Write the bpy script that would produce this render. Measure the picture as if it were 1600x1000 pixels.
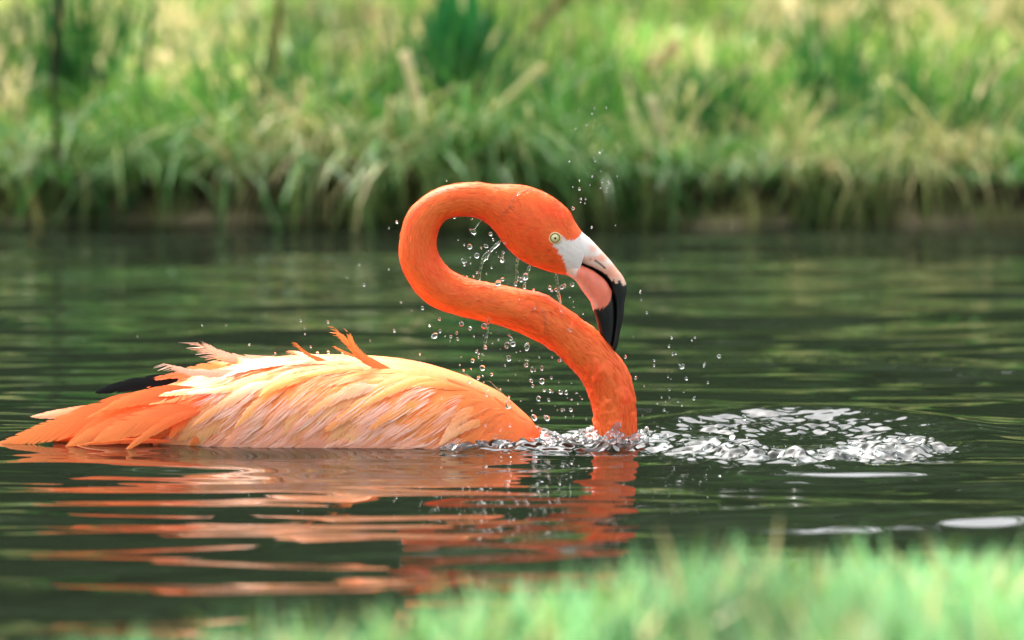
import bpy, bmesh, math, random
import numpy as np
from mathutils import Vector, Euler, noise as mnoise

# ------------------------------------------------------------------ scene, camera, world, sun
sc = bpy.context.scene
for o in list(bpy.data.objects):
    bpy.data.objects.remove(o)
COL = sc.collection
R = math.radians

PX = 0.0008                      # metres per photo pixel at the bird
CAM = np.array([0.0, -12.0, 1.30])
ZC = (690 - 500) * PX
PITCH = math.atan2(CAM[2] - ZC, 12.0)
DIST = math.hypot(12.0, CAM[2] - ZC)
cam = bpy.data.cameras.new('camera')
cam.sensor_width = 36.0
cam.lens = 36.0 * DIST / (1600 * PX)
cam.clip_start, cam.clip_end = 0.1, 3000
cam.dof.use_dof = True
cam.dof.focus_distance = DIST - 0.02
cam.dof.aperture_fstop = 4.2
camo = bpy.data.objects.new('camera', cam)
COL.objects.link(camo)
camo.location = CAM
camo.rotation_euler = (R(90) - PITCH, 0, 0)
sc.camera = camo

SUN_EL, SUN_AZ = R(57), R(-30)   # azimuth clockwise from +Y (beyond the bird and left of it)
world = bpy.data.worlds.new('World')
sc.world = world
world.use_nodes = True
wn = world.node_tree
bg = wn.nodes['Background']
sky = wn.nodes.new('ShaderNodeTexSky')
sky.sky_type = 'NISHITA'
sky.sun_disc = False
sky.sun_elevation = SUN_EL
sky.sun_rotation = SUN_AZ
sky.air_density = 1.0
sky.dust_density = 6.0
sky.ozone_density = 0.6
hs = wn.nodes.new('ShaderNodeHueSaturation')
hs.inputs['Saturation'].default_value = 0.35
wn.links.new(sky.outputs[0], hs.inputs['Color'])
wn.links.new(hs.outputs[0], bg.inputs['Color'])
bg.inputs['Strength'].default_value = 0.15

sun = bpy.data.lights.new('sun', 'SUN')
sun.energy = 1.5
sun.angle = R(10)
sun.color = (1.0, 0.95, 0.87)
suno = bpy.data.objects.new('sun', sun)
COL.objects.link(suno)
sd = Vector((math.sin(SUN_AZ) * math.cos(SUN_EL), math.cos(SUN_AZ) * math.cos(SUN_EL), math.sin(SUN_EL)))
suno.rotation_euler = (-sd).to_track_quat('-Z', 'Y').to_euler()

sc.view_settings.view_transform = 'Standard'
sc.view_settings.look = 'None'
sc.view_settings.gamma = 1.0
sc.view_settings.exposure = 1.95
sc.render.engine = 'CYCLES'
sc.cycles.use_denoising = True
sc.cycles.max_bounces = 10
sc.cycles.transmission_bounces = 8
sc.cycles.transparent_max_bounces = 24
sc.cycles.caustics_refractive = True
sc.cycles.caustics_reflective = True

# ------------------------------------------------------------------ helpers
rng = np.random.default_rng(7)
random.seed(7)
FWD = np.array([0, math.cos(PITCH), -math.sin(PITCH)])
UP = np.array([0, math.sin(PITCH), math.cos(PITCH)])
KPX = 1600 * PX / DIST / 1600


def at(px, py, Y=0.0):
    """photo pixel -> point on the plane y = Y"""
    d = FWD + np.array([1.0, 0, 0]) * ((px - 800) * KPX) + UP * ((500 - py) * KPX)
    return CAM + d * ((Y - CAM[1]) / d[1])


def on_water(px, py, z=0.0):
    d = FWD + np.array([1.0, 0, 0]) * ((px - 800) * KPX) + UP * ((500 - py) * KPX)
    return CAM + d * ((z - CAM[2]) / d[2])


def lin(r, g, b):
    def f(c):
        c /= 255.0
        return c / 12.92 if c <= 0.04045 else ((c + 0.055) / 1.055) ** 2.4
    return np.array([f(r), f(g), f(b)])


def smooth(a, b, x):
    t = np.clip((x - a) / (b - a), 0, 1)
    return t * t * (3 - 2 * t)


_lat = rng.random((256, 256))


def vnoise(x, y):
    x = np.asarray(x, float); y = np.asarray(y, float)
    xi = np.floor(x).astype(int); yi = np.floor(y).astype(int)
    fx = x - xi; fy = y - yi
    fx = fx * fx * (3 - 2 * fx); fy = fy * fy * (3 - 2 * fy)
    g = lambda i, j: _lat[i % 256, j % 256]
    a = g(xi, yi) * (1 - fx) + g(xi + 1, yi) * fx
    b = g(xi, yi + 1) * (1 - fx) + g(xi + 1, yi + 1) * fx
    return (a * (1 - fy) + b * fy) * 2 - 1


def fbm(x, y, o=3):
    s = 0; a = 1.0; n = 0
    for k in range(o):
        s = s + a * vnoise(x * 2 ** k + 17.3 * k, y * 2 ** k + 5.1 * k); n += a; a *= 0.5
    return s / n


def link(name, me, mat=None, parent=None):
    o = bpy.data.objects.new(name, me)
    COL.objects.link(o)
    if mat is not None:
        me.materials.append(mat)
    if parent is not None:
        o.parent = parent
    return o


def mesh_np(name, V, F, mat=None, parent=None, col=None, uv=None, smooth_=True, edge=None):
    """V (n,3), F (m,k) int; col per-vertex (n,3); uv per-vertex (n,2)"""
    V = np.asarray(V, np.float32)
    F = np.asarray(F, np.int32)
    me = bpy.data.meshes.new(name)
    m, k = F.shape
    me.vertices.add(len(V)); me.vertices.foreach_set('co', V.ravel())
    me.loops.add(m * k); me.loops.foreach_set('vertex_index', F.ravel())
    me.polygons.add(m)
    me.polygons.foreach_set('loop_start', np.arange(0, m * k, k, dtype=np.int32))
    me.polygons.foreach_set('use_smooth', np.full(m, smooth_))
    me.update(calc_edges=True)
    if col is not None:
        a = me.attributes.new('Col', 'FLOAT_COLOR', 'POINT')
        c = np.ones((len(V), 4), np.float32); c[:, :3] = np.asarray(col)
        a.data.foreach_set('color', c.ravel())
    if edge is not None:
        me.attributes.new('Edge', 'FLOAT', 'POINT').data.foreach_set('value', np.asarray(edge, np.float32))
    if uv is not None:
        u = me.uv_layers.new(name='UVMap')
        u.data.foreach_set('uv', np.asarray(uv, np.float32)[F.ravel()].ravel())
    me.validate()
    return link(name, me, mat, parent)


def tag(o, label=None, cat=None, group=None, kind=None):
    if label: o['label'] = label
    if cat: o['category'] = cat
    if group: o['group'] = group
    if kind: o['kind'] = kind
    return o


def empty(name, loc=(0, 0, 0)):
    o = bpy.data.objects.new(name, None)
    COL.objects.link(o); o.location = loc
    o.empty_display_size = 0.05
    return o


def grid_faces(nr, nc, wrap=False):
    i = np.arange(nr - 1)[:, None]; j = np.arange(nc if wrap else nc - 1)[None, :]
    j2 = (j + 1) % nc
    return np.stack([i * nc + j, i * nc + j2, (i + 1) * nc + j2, (i + 1) * nc + j], -1).reshape(-1, 4)


# ------------------------------------------------------------------ materials
def new_mat(name):
    m = bpy.data.materials.new(name); m.use_nodes = True
    nt = m.node_tree
    return m, nt, nt.nodes['Principled BSDF']


def N(nt, t, **kw):
    n = nt.nodes.new(t)
    for k, v in kw.items():
        setattr(n, k, v)
    return n


def col_material(name, rough=0.6, trans=0.0, spec=0.3, noise_scale=None, noise_amt=0.25, bump=0.0, sheen=0.0,
                 stretch=(1, 1, 1), coord='UV', bump_dist=0.0005):
    """base colour from the mesh's own colour attribute, broken up by stretched noise; optional translucency"""
    m, nt, b = new_mat(name)
    at_ = N(nt, 'ShaderNodeAttribute'); at_.attribute_name = 'Col'
    out = nt.nodes['Material Output']
    c = at_.outputs['Color']
    if noise_scale:
        tc = N(nt, 'ShaderNodeTexCoord'); mp = N(nt, 'ShaderNodeMapping')
        mp.inputs['Scale'].default_value = stretch
        nt.links.new(tc.outputs[coord], mp.inputs['Vector'])
        nz = N(nt, 'ShaderNodeTexNoise'); nz.inputs['Scale'].default_value = noise_scale
        nz.inputs['Detail'].default_value = 4; nz.inputs['Roughness'].default_value = 0.6
        nt.links.new(mp.outputs[0], nz.inputs['Vector'])
        mr = N(nt, 'ShaderNodeMapRange')
        mr.inputs['From Min'].default_value = 0.3; mr.inputs['From Max'].default_value = 0.7
        mr.inputs['To Min'].default_value = 1 - noise_amt; mr.inputs['To Max'].default_value = 1 + noise_amt * 0.5
        nt.links.new(nz.outputs[0], mr.inputs['Value'])
        mx = N(nt, 'ShaderNodeVectorMath', operation='SCALE')
        nt.links.new(c, mx.inputs[0]); nt.links.new(mr.outputs[0], mx.inputs['Scale'])
        c = mx.outputs[0]
        if bump:
            bp = N(nt, 'ShaderNodeBump'); bp.inputs['Strength'].default_value = bump
            bp.inputs['Distance'].default_value = bump_dist
            nt.links.new(nz.outputs[0], bp.inputs['Height']); nt.links.new(bp.outputs[0], b.inputs['Normal'])
    nt.links.new(c, b.inputs['Base Color'])
    b.inputs['Roughness'].default_value = rough
    b.inputs['Specular IOR Level'].default_value = spec
    if sheen:
        b.inputs['Sheen Weight'].default_value = sheen
        b.inputs['Sheen Roughness'].default_value = 0.5
    if trans:
        tr = N(nt, 'ShaderNodeBsdfTranslucent'); mixs = N(nt, 'ShaderNodeMixShader')
        nt.links.new(c, tr.inputs['Color'])
        mixs.inputs[0].default_value = trans
        nt.links.new(b.outputs[0], mixs.inputs[1]); nt.links.new(tr.outputs[0], mixs.inputs[2])
        nt.links.new(mixs.outputs[0], out.inputs['Surface'])
    return m


M_skin = col_material('body_plumage', 0.5, 0, 0.3, 1.0, 0.12, 0.5, 0.0, (60, 9, 1), 'UV', 0.001)
def feather_material(name, spec=0.25):
    """vane of barbs: fine streaks along the barbs in colour and relief, and an edge frayed between them"""
    m, nt, b = new_mat(name)
    at_ = N(nt, 'ShaderNodeAttribute'); at_.attribute_name = 'Col'
    ed = N(nt, 'ShaderNodeAttribute'); ed.attribute_name = 'Edge'
    uv = N(nt, 'ShaderNodeUVMap')
    def noise(sx, sy, det):
        mp = N(nt, 'ShaderNodeMapping'); mp.inputs['Scale'].default_value = (sx, sy, 1)
        nt.links.new(uv.outputs[0], mp.inputs['Vector'])
        nz = N(nt, 'ShaderNodeTexNoise'); nz.inputs['Scale'].default_value = 1.0; nz.inputs['Detail'].default_value = det
        nt.links.new(mp.outputs[0], nz.inputs['Vector'])
        return nz.outputs[0]
    fine = noise(620, 22, 3); clump = noise(190, 14, 2)
    mr = N(nt, 'ShaderNodeMapRange'); mr.inputs['From Min'].default_value = 0.3; mr.inputs['From Max'].default_value = 0.7
    mr.inputs['To Min'].default_value = 0.82; mr.inputs['To Max'].default_value = 1.08
    nt.links.new(fine, mr.inputs['Value'])
    sc_ = N(nt, 'ShaderNodeVectorMath', operation='SCALE')
    nt.links.new(at_.outputs['Color'], sc_.inputs[0]); nt.links.new(mr.outputs[0], sc_.inputs['Scale'])
    c = sc_.outputs[0]
    nt.links.new(c, b.inputs['Base Color'])
    b.inputs['Roughness'].default_value = 0.5; b.inputs['Specular IOR Level'].default_value = spec
    bp = N(nt, 'ShaderNodeBump'); bp.inputs['Strength'].default_value = 0.5; bp.inputs['Distance'].default_value = 0.0004
    nt.links.new(fine, bp.inputs['Height']); nt.links.new(bp.outputs[0], b.inputs['Normal'])
    tr = N(nt, 'ShaderNodeBsdfTranslucent'); mx = N(nt, 'ShaderNodeMixShader'); mx.inputs[0].default_value = 0.12
    nt.links.new(c, tr.inputs['Color']); nt.links.new(b.outputs[0], mx.inputs[1]); nt.links.new(tr.outputs[0], mx.inputs[2])
    # fray: barbs end at different distances from the shaft
    add = N(nt, 'ShaderNodeMath', operation='ADD'); nt.links.new(fine, add.inputs[0]); nt.links.new(clump, add.inputs[1])
    lim = N(nt, 'ShaderNodeMapRange'); lim.inputs['From Min'].default_value = 0.7; lim.inputs['From Max'].default_value = 1.3
    lim.inputs['To Min'].default_value = 0.45; lim.inputs['To Max'].default_value = 1.12; lim.clamp = False
    nt.links.new(add.outputs[0], lim.inputs['Value'])
    sub = N(nt, 'ShaderNodeMath', operation='SUBTRACT'); nt.links.new(lim.outputs[0], sub.inputs[0]); nt.links.new(ed.outputs['Fac'], sub.inputs[1])
    al = N(nt, 'ShaderNodeMapRange'); al.inputs['From Min'].default_value = -0.05; al.inputs['From Max'].default_value = 0.07
    nt.links.new(sub.outputs[0], al.inputs['Value'])
    tp = N(nt, 'ShaderNodeBsdfTransparent'); mx2 = N(nt, 'ShaderNodeMixShader')
    nt.links.new(al.outputs[0], mx2.inputs[0]); nt.links.new(tp.outputs[0], mx2.inputs[1]); nt.links.new(mx.outputs[0], mx2.inputs[2])
    nt.links.new(mx2.outputs[0], nt.nodes['Material Output'].inputs['Surface'])
    return m


M_feather = feather_material('feather_vane')
M_black = feather_material('black_vane', 0.08)
M_down = col_material('down', 0.5, 0.12, 0.25)
M_bill = col_material('bill_horn', 0.3, 0, 0.5, 130, 0.1, 0.45, 0, (1, 1, 0.35), 'Object', 0.0008)
M_grass = col_material('grass_blade', 0.5, 0.35, 0.3)
M_dry = col_material('dry_grass', 0.65, 0.25, 0.2)

M_water, nt, b = new_mat('pond_water')
wat = N(nt, 'ShaderNodeAttribute'); wat.attribute_name = 'Col'
nt.links.new(wat.outputs['Color'], b.inputs['Base Color'])
b.inputs['Roughness'].default_value = 0.02
b.inputs['IOR'].default_value = 1.333
b.inputs['Specular IOR Level'].default_value = 0.5

M_drop, nt, b = new_mat('clear_water')
b.inputs['Base Color'].default_value = (1, 1, 1, 1)
b.inputs['Roughness'].default_value = 0.0
b.inputs['IOR'].default_value = 1.333
b.inputs['Transmission Weight'].default_value = 1.0

M_froth, nt, b = new_mat('aerated_water')
b.inputs['Base Color'].default_value = (0.92, 0.95, 0.94, 1)
b.inputs['Roughness'].default_value = 0.04
b.inputs['IOR'].default_value = 1.333
b.inputs['Transmission Weight'].default_value = 0.93

M_earth, nt, b = new_mat('earth_and_turf')
tc = N(nt, 'ShaderNodeNewGeometry')
nz = N(nt, 'ShaderNodeTexNoise'); nz.inputs['Scale'].default_value = 9; nz.inputs['Detail'].default_value = 7
nt.links.new(tc.outputs['Position'], nz.inputs['Vector'])
at_ = N(nt, 'ShaderNodeAttribute'); at_.attribute_name = 'Col'
mr = N(nt, 'ShaderNodeMapRange'); mr.inputs['To Min'].default_value = 0.45; mr.inputs['To Max'].default_value = 1.5
nt.links.new(nz.outputs[0], mr.inputs['Value'])
mx = N(nt, 'ShaderNodeVectorMath', operation='SCALE')
nt.links.new(at_.outputs['Color'], mx.inputs[0]); nt.links.new(mr.outputs[0], mx.inputs['Scale'])
nt.links.new(mx.outputs[0], b.inputs['Base Color'])
b.inputs['Roughness'].default_value = 0.85
bp = N(nt, 'ShaderNodeBump'); bp.inputs['Strength'].default_value = 0.8; bp.inputs['Distance'].default_value = 0.03
nt.links.new(nz.outputs[0], bp.inputs['Height']); nt.links.new(bp.outputs[0], b.inputs['Normal'])


def flat_mat(name, rgb, rough=0.4, spec=0.5, coat=0.0):
    m, nt, b = new_mat(name)
    nz = N(nt, 'ShaderNodeTexNoise'); nz.inputs['Scale'].default_value = 400
    rp = N(nt, 'ShaderNodeMapRange'); rp.inputs['To Min'].default_value = 0.85; rp.inputs['To Max'].default_value = 1.1
    nt.links.new(nz.outputs[0], rp.inputs['Value'])
    v = N(nt, 'ShaderNodeVectorMath', operation='SCALE'); v.inputs[0].default_value = rgb
    nt.links.new(rp.outputs[0], v.inputs['Scale']); nt.links.new(v.outputs[0], b.inputs['Base Color'])
    b.inputs['Roughness'].default_value = rough
    b.inputs['Specular IOR Level'].default_value = spec
    b.inputs['Coat Weight'].default_value = coat
    return m


M_iris = flat_mat('iris', tuple(lin(222, 214, 150)), 0.2, 0.5, 0.6)
M_pupil = flat_mat('pupil', (0.004, 0.004, 0.004), 0.1)
M_rim = flat_mat('eye_rim', tuple(lin(120, 78, 40)), .4)
M_lid = flat_mat('eye_ring_skin', tuple(lin(235, 196, 140)), 0.5)

# ------------------------------------------------------------------ terrain: pond bed and both banks in one sheet
def far_edge(x):
    return 3.24 + 0.13 * fbm(x * 1.7 + 3.1, x * 0 + 1.7, 4)


def near_edge(x):
    return -3.46 + 1.02 * smooth(-0.72, 0.3, x) + 0.05 * fbm(x * 2 + 9.1, x * 0 + 4.4, 3) - 0.05 * np.clip(np.abs(x) - 1, 0, 20)


def bank_z(off):
    """height of the far bank top behind its edge"""
    o = np.maximum(off, 0)
    return 0.080 + 0.055 * (1 - np.exp(-o * 3)) + 0.045 * o + 0.004 * np.minimum(o, 60) ** 1.7


def near_z(off):
    o = np.maximum(off, 0)
    return 0.06 + 0.055 * (1 - np.exp(-o * 5)) + 0.004 * np.minimum(o, 20)


xs = np.unique(np.concatenate([np.linspace(-3, 3, 241), np.linspace(-12, 12, 49), np.array([-300, -120, -60, -30, -20, 20, 30, 60, 120, 300])]))
rows = []; cols = []
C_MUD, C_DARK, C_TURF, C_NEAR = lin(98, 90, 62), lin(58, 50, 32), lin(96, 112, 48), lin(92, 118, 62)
for off in [300, 100, 40, 20, 10, 5, 3, 2, 1.5, 1.1, 0.8, 0.55, 0.35, 0.22, 0.12, 0.06, 0.03]:
    y = near_edge(xs) - off
    z = near_z(off) + 0.012 * fbm(xs * 5, xs * 0 + off * 5) * (off < 20)
    rows.append(np.stack([xs, y, z], 1)); cols.append(np.tile(C_NEAR, (len(xs), 1)))
for off, z in [(0.0, 0.01), (0.05, -0.06), (0.4, -0.3), (1.5, -0.6)]:
    rows.append(np.stack([xs, near_edge(xs) + off, xs * 0 + z], 1)); cols.append(np.tile(C_DARK, (len(xs), 1)))
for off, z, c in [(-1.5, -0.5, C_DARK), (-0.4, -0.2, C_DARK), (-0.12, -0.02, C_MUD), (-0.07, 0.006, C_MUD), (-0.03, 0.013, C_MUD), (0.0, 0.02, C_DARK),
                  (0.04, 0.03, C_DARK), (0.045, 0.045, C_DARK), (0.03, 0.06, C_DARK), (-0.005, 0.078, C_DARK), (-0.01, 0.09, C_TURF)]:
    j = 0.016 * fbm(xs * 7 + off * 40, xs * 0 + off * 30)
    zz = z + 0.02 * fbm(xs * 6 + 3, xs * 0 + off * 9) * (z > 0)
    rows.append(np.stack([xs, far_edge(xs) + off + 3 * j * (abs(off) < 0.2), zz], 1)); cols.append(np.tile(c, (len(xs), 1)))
for off in [0.05, 0.12, 0.2, 0.3, 0.42, 0.56, 0.72, 0.9, 1.1, 1.35, 1.7, 2.1, 2.6, 3.2, 4, 5, 7, 10, 15, 22, 35, 60, 120, 300]:
    y = far_edge(xs) + off
    z = bank_z(off) + 0.03 * fbm(xs * 2.2, xs * 0 + off * 2.2)
    rows.append(np.stack([xs, y, z], 1)); cols.append(np.tile(C_TURF, (len(xs), 1)))
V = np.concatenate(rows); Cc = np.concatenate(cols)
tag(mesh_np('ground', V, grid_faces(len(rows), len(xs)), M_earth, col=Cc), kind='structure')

# ------------------------------------------------------------------ pond surface
NECK = at(962, 690, 0.0)[:2]
SPL = np.array([0.355, -0.03])          # churned patch beside the neck
_w = np.random.default_rng(21)
AMB = []
for k in range(58):
    lam = 0.042 * (0.55 / 0.042) ** _w.random()
    th = _w.normal(0, 0.30)
    AMB.append((2 * math.pi / lam, th, _w.random() * 6.283, lam))
CH = []
for k in range(70):
    lam = 0.011 * (0.075 / 0.011) ** _w.random()
    CH.append((2 * math.pi / lam, _w.random() * math.pi, _w.random() * 6.283, lam))


def body_dist(x, y):
    """distance from the floating trunk (a capsule along x)"""
    cx = np.clip(x, -0.60, 0.02)
    return np.hypot(x - cx, (y) * 1.0)


def churn_env(x, y):
    # ring-shaped patch right of the neck, strongest along its near edge, plus the water round the neck and breast
    dx = (x - SPL[0]) / 0.20; dy = (y - SPL[1]) / 0.30
    r = np.hypot(dx, dy)
    e = np.exp(-((r - 0.62) / 0.36) ** 2) * (0.42 + 0.58 * smooth(0.35, -0.5, dy)) * smooth(1.25, 1.0, r)
    rn = np.hypot(x - NECK[0], (y - NECK[1]) * 0.85)
    e = np.maximum(e, 0.95 * np.exp(-(rn / 0.075) ** 2))
    strip = np.exp(-((y + 0.075) / 0.05) ** 2) * smooth(-0.12, -0.04, x) * smooth(0.2, 0.1, x)
    e = np.maximum(e, 0.7 * strip)
    bridge = np.exp(-((y + 0.03 + 0.25 * (x - 0.15)) / 0.12) ** 2) * smooth(0.08, 0.16, x) * smooth(0.36, 0.26, x)
    e = np.maximum(e, 0.75 * bridge)
    yl = 1.02 - 0.10 * (x - 0.2) + 0.03 * fbm(x * 3, x * 0 + 2, 2)        # glittering line of the old ring behind the bill
    e = np.maximum(e, 0.34 * np.exp(-((y - yl) / 0.055) ** 2) * smooth(0.12, 0.32, x) * np.clip(0.6 + 0.8 * fbm(x * 6, y * 3, 2), 0, 1))
    return e


def water_h(x, y):
    # wind ripples: long crests lying across the view
    wx = x + 0.05 * fbm(x * 1.5, y * 1.5, 2); wy = y + 0.06 * fbm(x * 1.1 + 7, y * 1.1 + 3, 2)
    h = np.zeros_like(x)
    patch = 0.55 + 0.6 * (0.5 + 0.5 * fbm(x * 0.9 + 11, y * 0.5 + 2, 2))
    for k, th, ph, lam in AMB:
        a = 0.0100 / k * (0.95 if lam < 0.12 else 1.0)
        h += a * np.sin(k * (wx * math.sin(th) + wy * math.cos(th)) + ph)
    h *= patch
    # rings from the neck
    r = np.hypot(x - NECK[0] - 0.1, y - NECK[1])
    h += 0.0013 * (1 + fbm(x * 2.5, y * 2.5 + 6, 2)) * np.sin(2 * math.pi * (r + 0.03 * fbm(x * 3 + 2, y * 3, 2)) / 0.205 + 1.3) * np.exp(-r / 0.9) * smooth(0.22, 0.4, r) * (0.35 + 0.65 * smooth(-0.3, 0.2, y))
    h += 0.0060 * np.exp(-((r - 0.93 - 0.02 * np.sin(5 * x)) / 0.035) ** 2) * smooth(-0.1, 0.3, x)
    # slow wash off the body
    d = body_dist(x, y)
    h += 0.0012 * np.sin(2 * math.pi * d / 0.19 - 0.7) * np.exp(-d / 0.5) * smooth(0.08, 0.16, d)
    # smooth bow ring of the churned patch
    rs = np.hypot((x - SPL[0]) / 0.24, (y - SPL[1]) / 0.34)
    rs = rs + 0.06 * fbm(x * 5 + 1, y * 5, 2)
    h += 0.010 * np.exp(-((rs - 1.0) / 0.18) ** 2) * smooth(0.12, 0.25, x) * (0.1 + 0.9 * smooth(-0.15, 0.15, y))
    # churn
    e = churn_env(x, y)
    c = np.zeros_like(x)
    msk = e > 0.01
    xm, ym = x[msk], y[msk]
    wx = xm + 0.012 * fbm(xm * 14, ym * 14, 2); wy = ym + 0.012 * fbm(xm * 14 + 40, ym * 14 + 9, 2)
    cm = np.zeros_like(xm)
    for k, th, ph, lam in CH:
        cm += (0.145 / k) * np.sin(k * (wx * math.cos(th) + wy * math.sin(th)) + ph)
    c[msk] = cm * e[msk] * (0.7 + 0.5 * fbm(xm * 9, ym * 9, 2))
    c += 0.006 * e * (1 + fbm(x * 12 + 5, y * 9, 2))
    return h + c


gx = np.unique(np.round(np.concatenate([np.arange(-0.95, -0.12, 0.0045), np.arange(-0.12, 0.62, 0.0019), np.arange(0.62, 1.3, 0.0045),
      np.arange(-3, 3, 0.03), np.array([-200, -80, -30, -12, -6, 6, 12, 30, 80, 200])]), 5))
gy = np.unique(np.round(np.concatenate([np.arange(-3.2, -0.46, 0.0085), np.arange(-0.46, 0.36, 0.0032), np.arange(0.36, 1.4, 0.006), np.arange(1.4, 3.6, 0.012),
      np.array([-8.0, -5, -4, 4, 5, 8])]), 5))
X, Y = np.meshgrid(gx, gy)
Z = water_h(X.ravel(), Y.ravel())
Z *= (np.abs(X.ravel()) < 5) & (Y.ravel() > -4) & (Y.ravel() < 4)
V = np.stack([X.ravel(), Y.ravel(), Z], 1)
xr_, yr_ = X.ravel(), Y.ravel()
fo = np.zeros_like(xr_); ms = (np.abs(xr_ - 0.25) < 0.5) & (np.abs(yr_) < 0.5)
en = churn_env(xr_[ms], yr_[ms])
fo[ms] = smooth(0.35, 0.95, en) * smooth(0.05, 0.55, fbm(xr_[ms] * 75, yr_[ms] * 60, 3))      # air beaten into the churned water
wc = np.array([0.009, 0.012, 0.0075])[None] * (1 - fo[:, None] * .55) + np.array([.62, .68, .65])[None] * fo[:, None] * .55
tag(mesh_np('pond_water', V, grid_faces(len(gy), len(gx)), M_water, col=wc),
    'dark green rippled pond water around the bathing flamingo', kind='structure')

# ------------------------------------------------------------------ the flamingo
# paired outline stations: (upper/outer point, lower/inner point, half width towards the viewer in metres)
ST = [
    ((921, 372), (900, 436), .0150), ((911, 364), (890, 431), .0180), ((899, 347), (869, 427), .0225), ((887, 327), (848, 421), .0262),
    ((867, 310), (828, 413), .0285), ((845, 298), (808, 402), .0285), ((820, 290), (790, 384), .0270), ((795, 288), (774, 362), .0245),
    ((770, 288), (757, 346), .0220), ((745, 285), (738, 339), .0208), ((715, 287), (716, 338), .0203), ((685, 294), (698, 343), .0203),
    ((658, 310), (688, 354), .0207), ((636, 334), (683, 369), .0215), ((625, 372), (682, 384), .0222), ((624, 405), (686, 399), .0232),
    ((634, 432), (697, 415), .0245), ((652, 459), (713, 427), .0252), ((676, 479), (735, 436), .0258), ((710, 491), (760, 441), .0258),
    ((750, 501), (790, 447), .0262), ((790, 511), (820, 453), .0266), ((825, 526), (850, 460), .0270), ((858, 543), (882, 480), .0272),
    ((886, 568), (915, 504), .0275), ((906, 590), (945, 530), .0280), ((918, 612), (975, 572), .0285), ((926, 636), (990, 612), .0285),
    ((929, 660), (994, 655), .0285), ((928, 688), (995, 700), .0290), ((915, 712), (988, 750), .0300), ((893, 722), (955, 800), .0330),
    ((868, 708), (905, 828), .0400), ((846, 680), (858, 836), .0500), ((828, 654), (826, 838), .0590), ((808, 635), (800, 840), .0660),
    ((785, 616), (775, 842), .0730), ((760, 602), (750, 842), .0800), ((730, 589), (722, 840), .0870), ((694, 576), (690, 836), .0940),
    ((650, 565), (650, 830), .0990), ((600, 558), (600, 824), .1010), ((540, 555), (540, 815), .1000), ((480, 555), (480, 805), .0960),
    ((420, 559), (420, 790), .0890), ((370, 569), (370, 770), .0800), ((320, 584), (330, 750), .0690), ((270, 599), (288, 730), .0560),
    ((220, 618), (245, 714), .0420), ((170, 639), (195, 704), .0300), ((120, 660), (135, 697), .0180), ((80, 674), (85, 692), .0080)]
A_ = np.array([at(*s[0])[[0, 2]] for s in ST]); B_ = np.array([at(*s[1])[[0, 2]] for s in ST]); W_ = np.array([s[2] for s in ST])


def catmull(P, n):
    """Catmull-Rom through rows of P, n samples per span"""
    P = np.asarray(P, float)
    Q = np.concatenate([[2 * P[0] - P[1]], P, [2 * P[-1] - P[-2]]])
    out = []
    for i in range(len(P) - 1):
        p0, p1, p2, p3 = Q[i:i + 4]
        t = np.linspace(0, 1, n, endpoint=False)[:, None]
        out.append(0.5 * ((2 * p1) + (-p0 + p2) * t + (2 * p0 - 5 * p1 + 4 * p2 - p3) * t ** 2 + (-p0 + 3 * p1 - 3 * p2 + p3) * t ** 3))
    out.append(P[-1:])
    return np.concatenate(out)


TAB = catmull(np.concatenate([A_, B_, W_[:, None]], 1), 24)
cen = (TAB[:, 0:2] + TAB[:, 2:4]) / 2
LEN = np.concatenate([[0], np.cumsum(np.hypot(*np.diff(cen, axis=0).T))])
SMAX = LEN[-1]
S_OF = lambda i: LEN[min(int(i * 24), len(LEN) - 1)]     # arc length at station i


def loft(s, th):
    """point on the bird's skin: s metres from the bill base, th 0 = crown / back ridge, pi/2 = viewer's side, pi = underside"""
    T = np.stack([np.interp(s, LEN, TAB[:, k]) for k in range(5)], -1)
    c = (T[..., 0:2] + T[..., 2:4]) / 2; h = (T[..., 0:2] - T[..., 2:4]) / 2
    ct, st = np.cos(th), np.sin(th)
    p = np.empty(s.shape + (3,))
    p[..., 0] = c[..., 0] + h[..., 0] * ct
    p[..., 2] = c[..., 1] + h[..., 1] * ct
    p[..., 1] = -T[..., 4] * np.sign(st) * np.abs(st) ** 0.92
    return p


def loft_n(s, th):
    e = 1e-3
    a = loft(s + e, th) - loft(s - e, th); b_ = loft(s, th + e) - loft(s, th - e)
    n = np.cross(b_, a)
    n /= np.linalg.norm(n, axis=-1, keepdims=True) + 1e-12
    c = np.stack([np.interp(s, LEN, cen[:, 0]), np.zeros_like(s), np.interp(s, LEN, cen[:, 1])], -1)
    f = np.sign(((loft(s, th) - c) * n).sum(-1, keepdims=True)); f[f == 0] = 1
    return n * f


O_RED, O_OR, O_PEACH = lin(255, 90, 36), lin(255, 122, 52), lin(252, 148, 72)
O_YEL, O_PINK, O_PALE, O_TAIL = lin(251, 170, 88), lin(250, 170, 140), lin(252, 208, 180), lin(252, 128, 64)
WHITE_SKIN = lin(244, 232, 221)
S_NECK_END = S_OF(33)


def to_px(p):
    """back to photo pixels (only used to look up colour zones traced on the bird's own side view)"""
    d = np.asarray(p) - CAM
    f = d @ FWD
    return 800 + d[..., 0] / f / KPX, 500 - (d @ UP) / f / KPX


def side_px(p):
    """photo-pixel coordinates of a point on the bird's middle plane (orthographic side view of the bird)"""
    q = np.array(p, float).copy(); q[..., 1] = 0
    return to_px(q)


def in_poly(px, py, poly):
    inside = np.zeros(px.shape, bool)
    n = len(poly)
    for i in range(n):
        x1, y1 = poly[i]; x2, y2 = poly[(i + 1) % n]
        c = ((y1 > py) != (y2 > py)) & (px < (x2 - x1) * (py - y1) / (y2 - y1 + 1e-9) + x1)
        inside ^= c
    return inside


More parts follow.
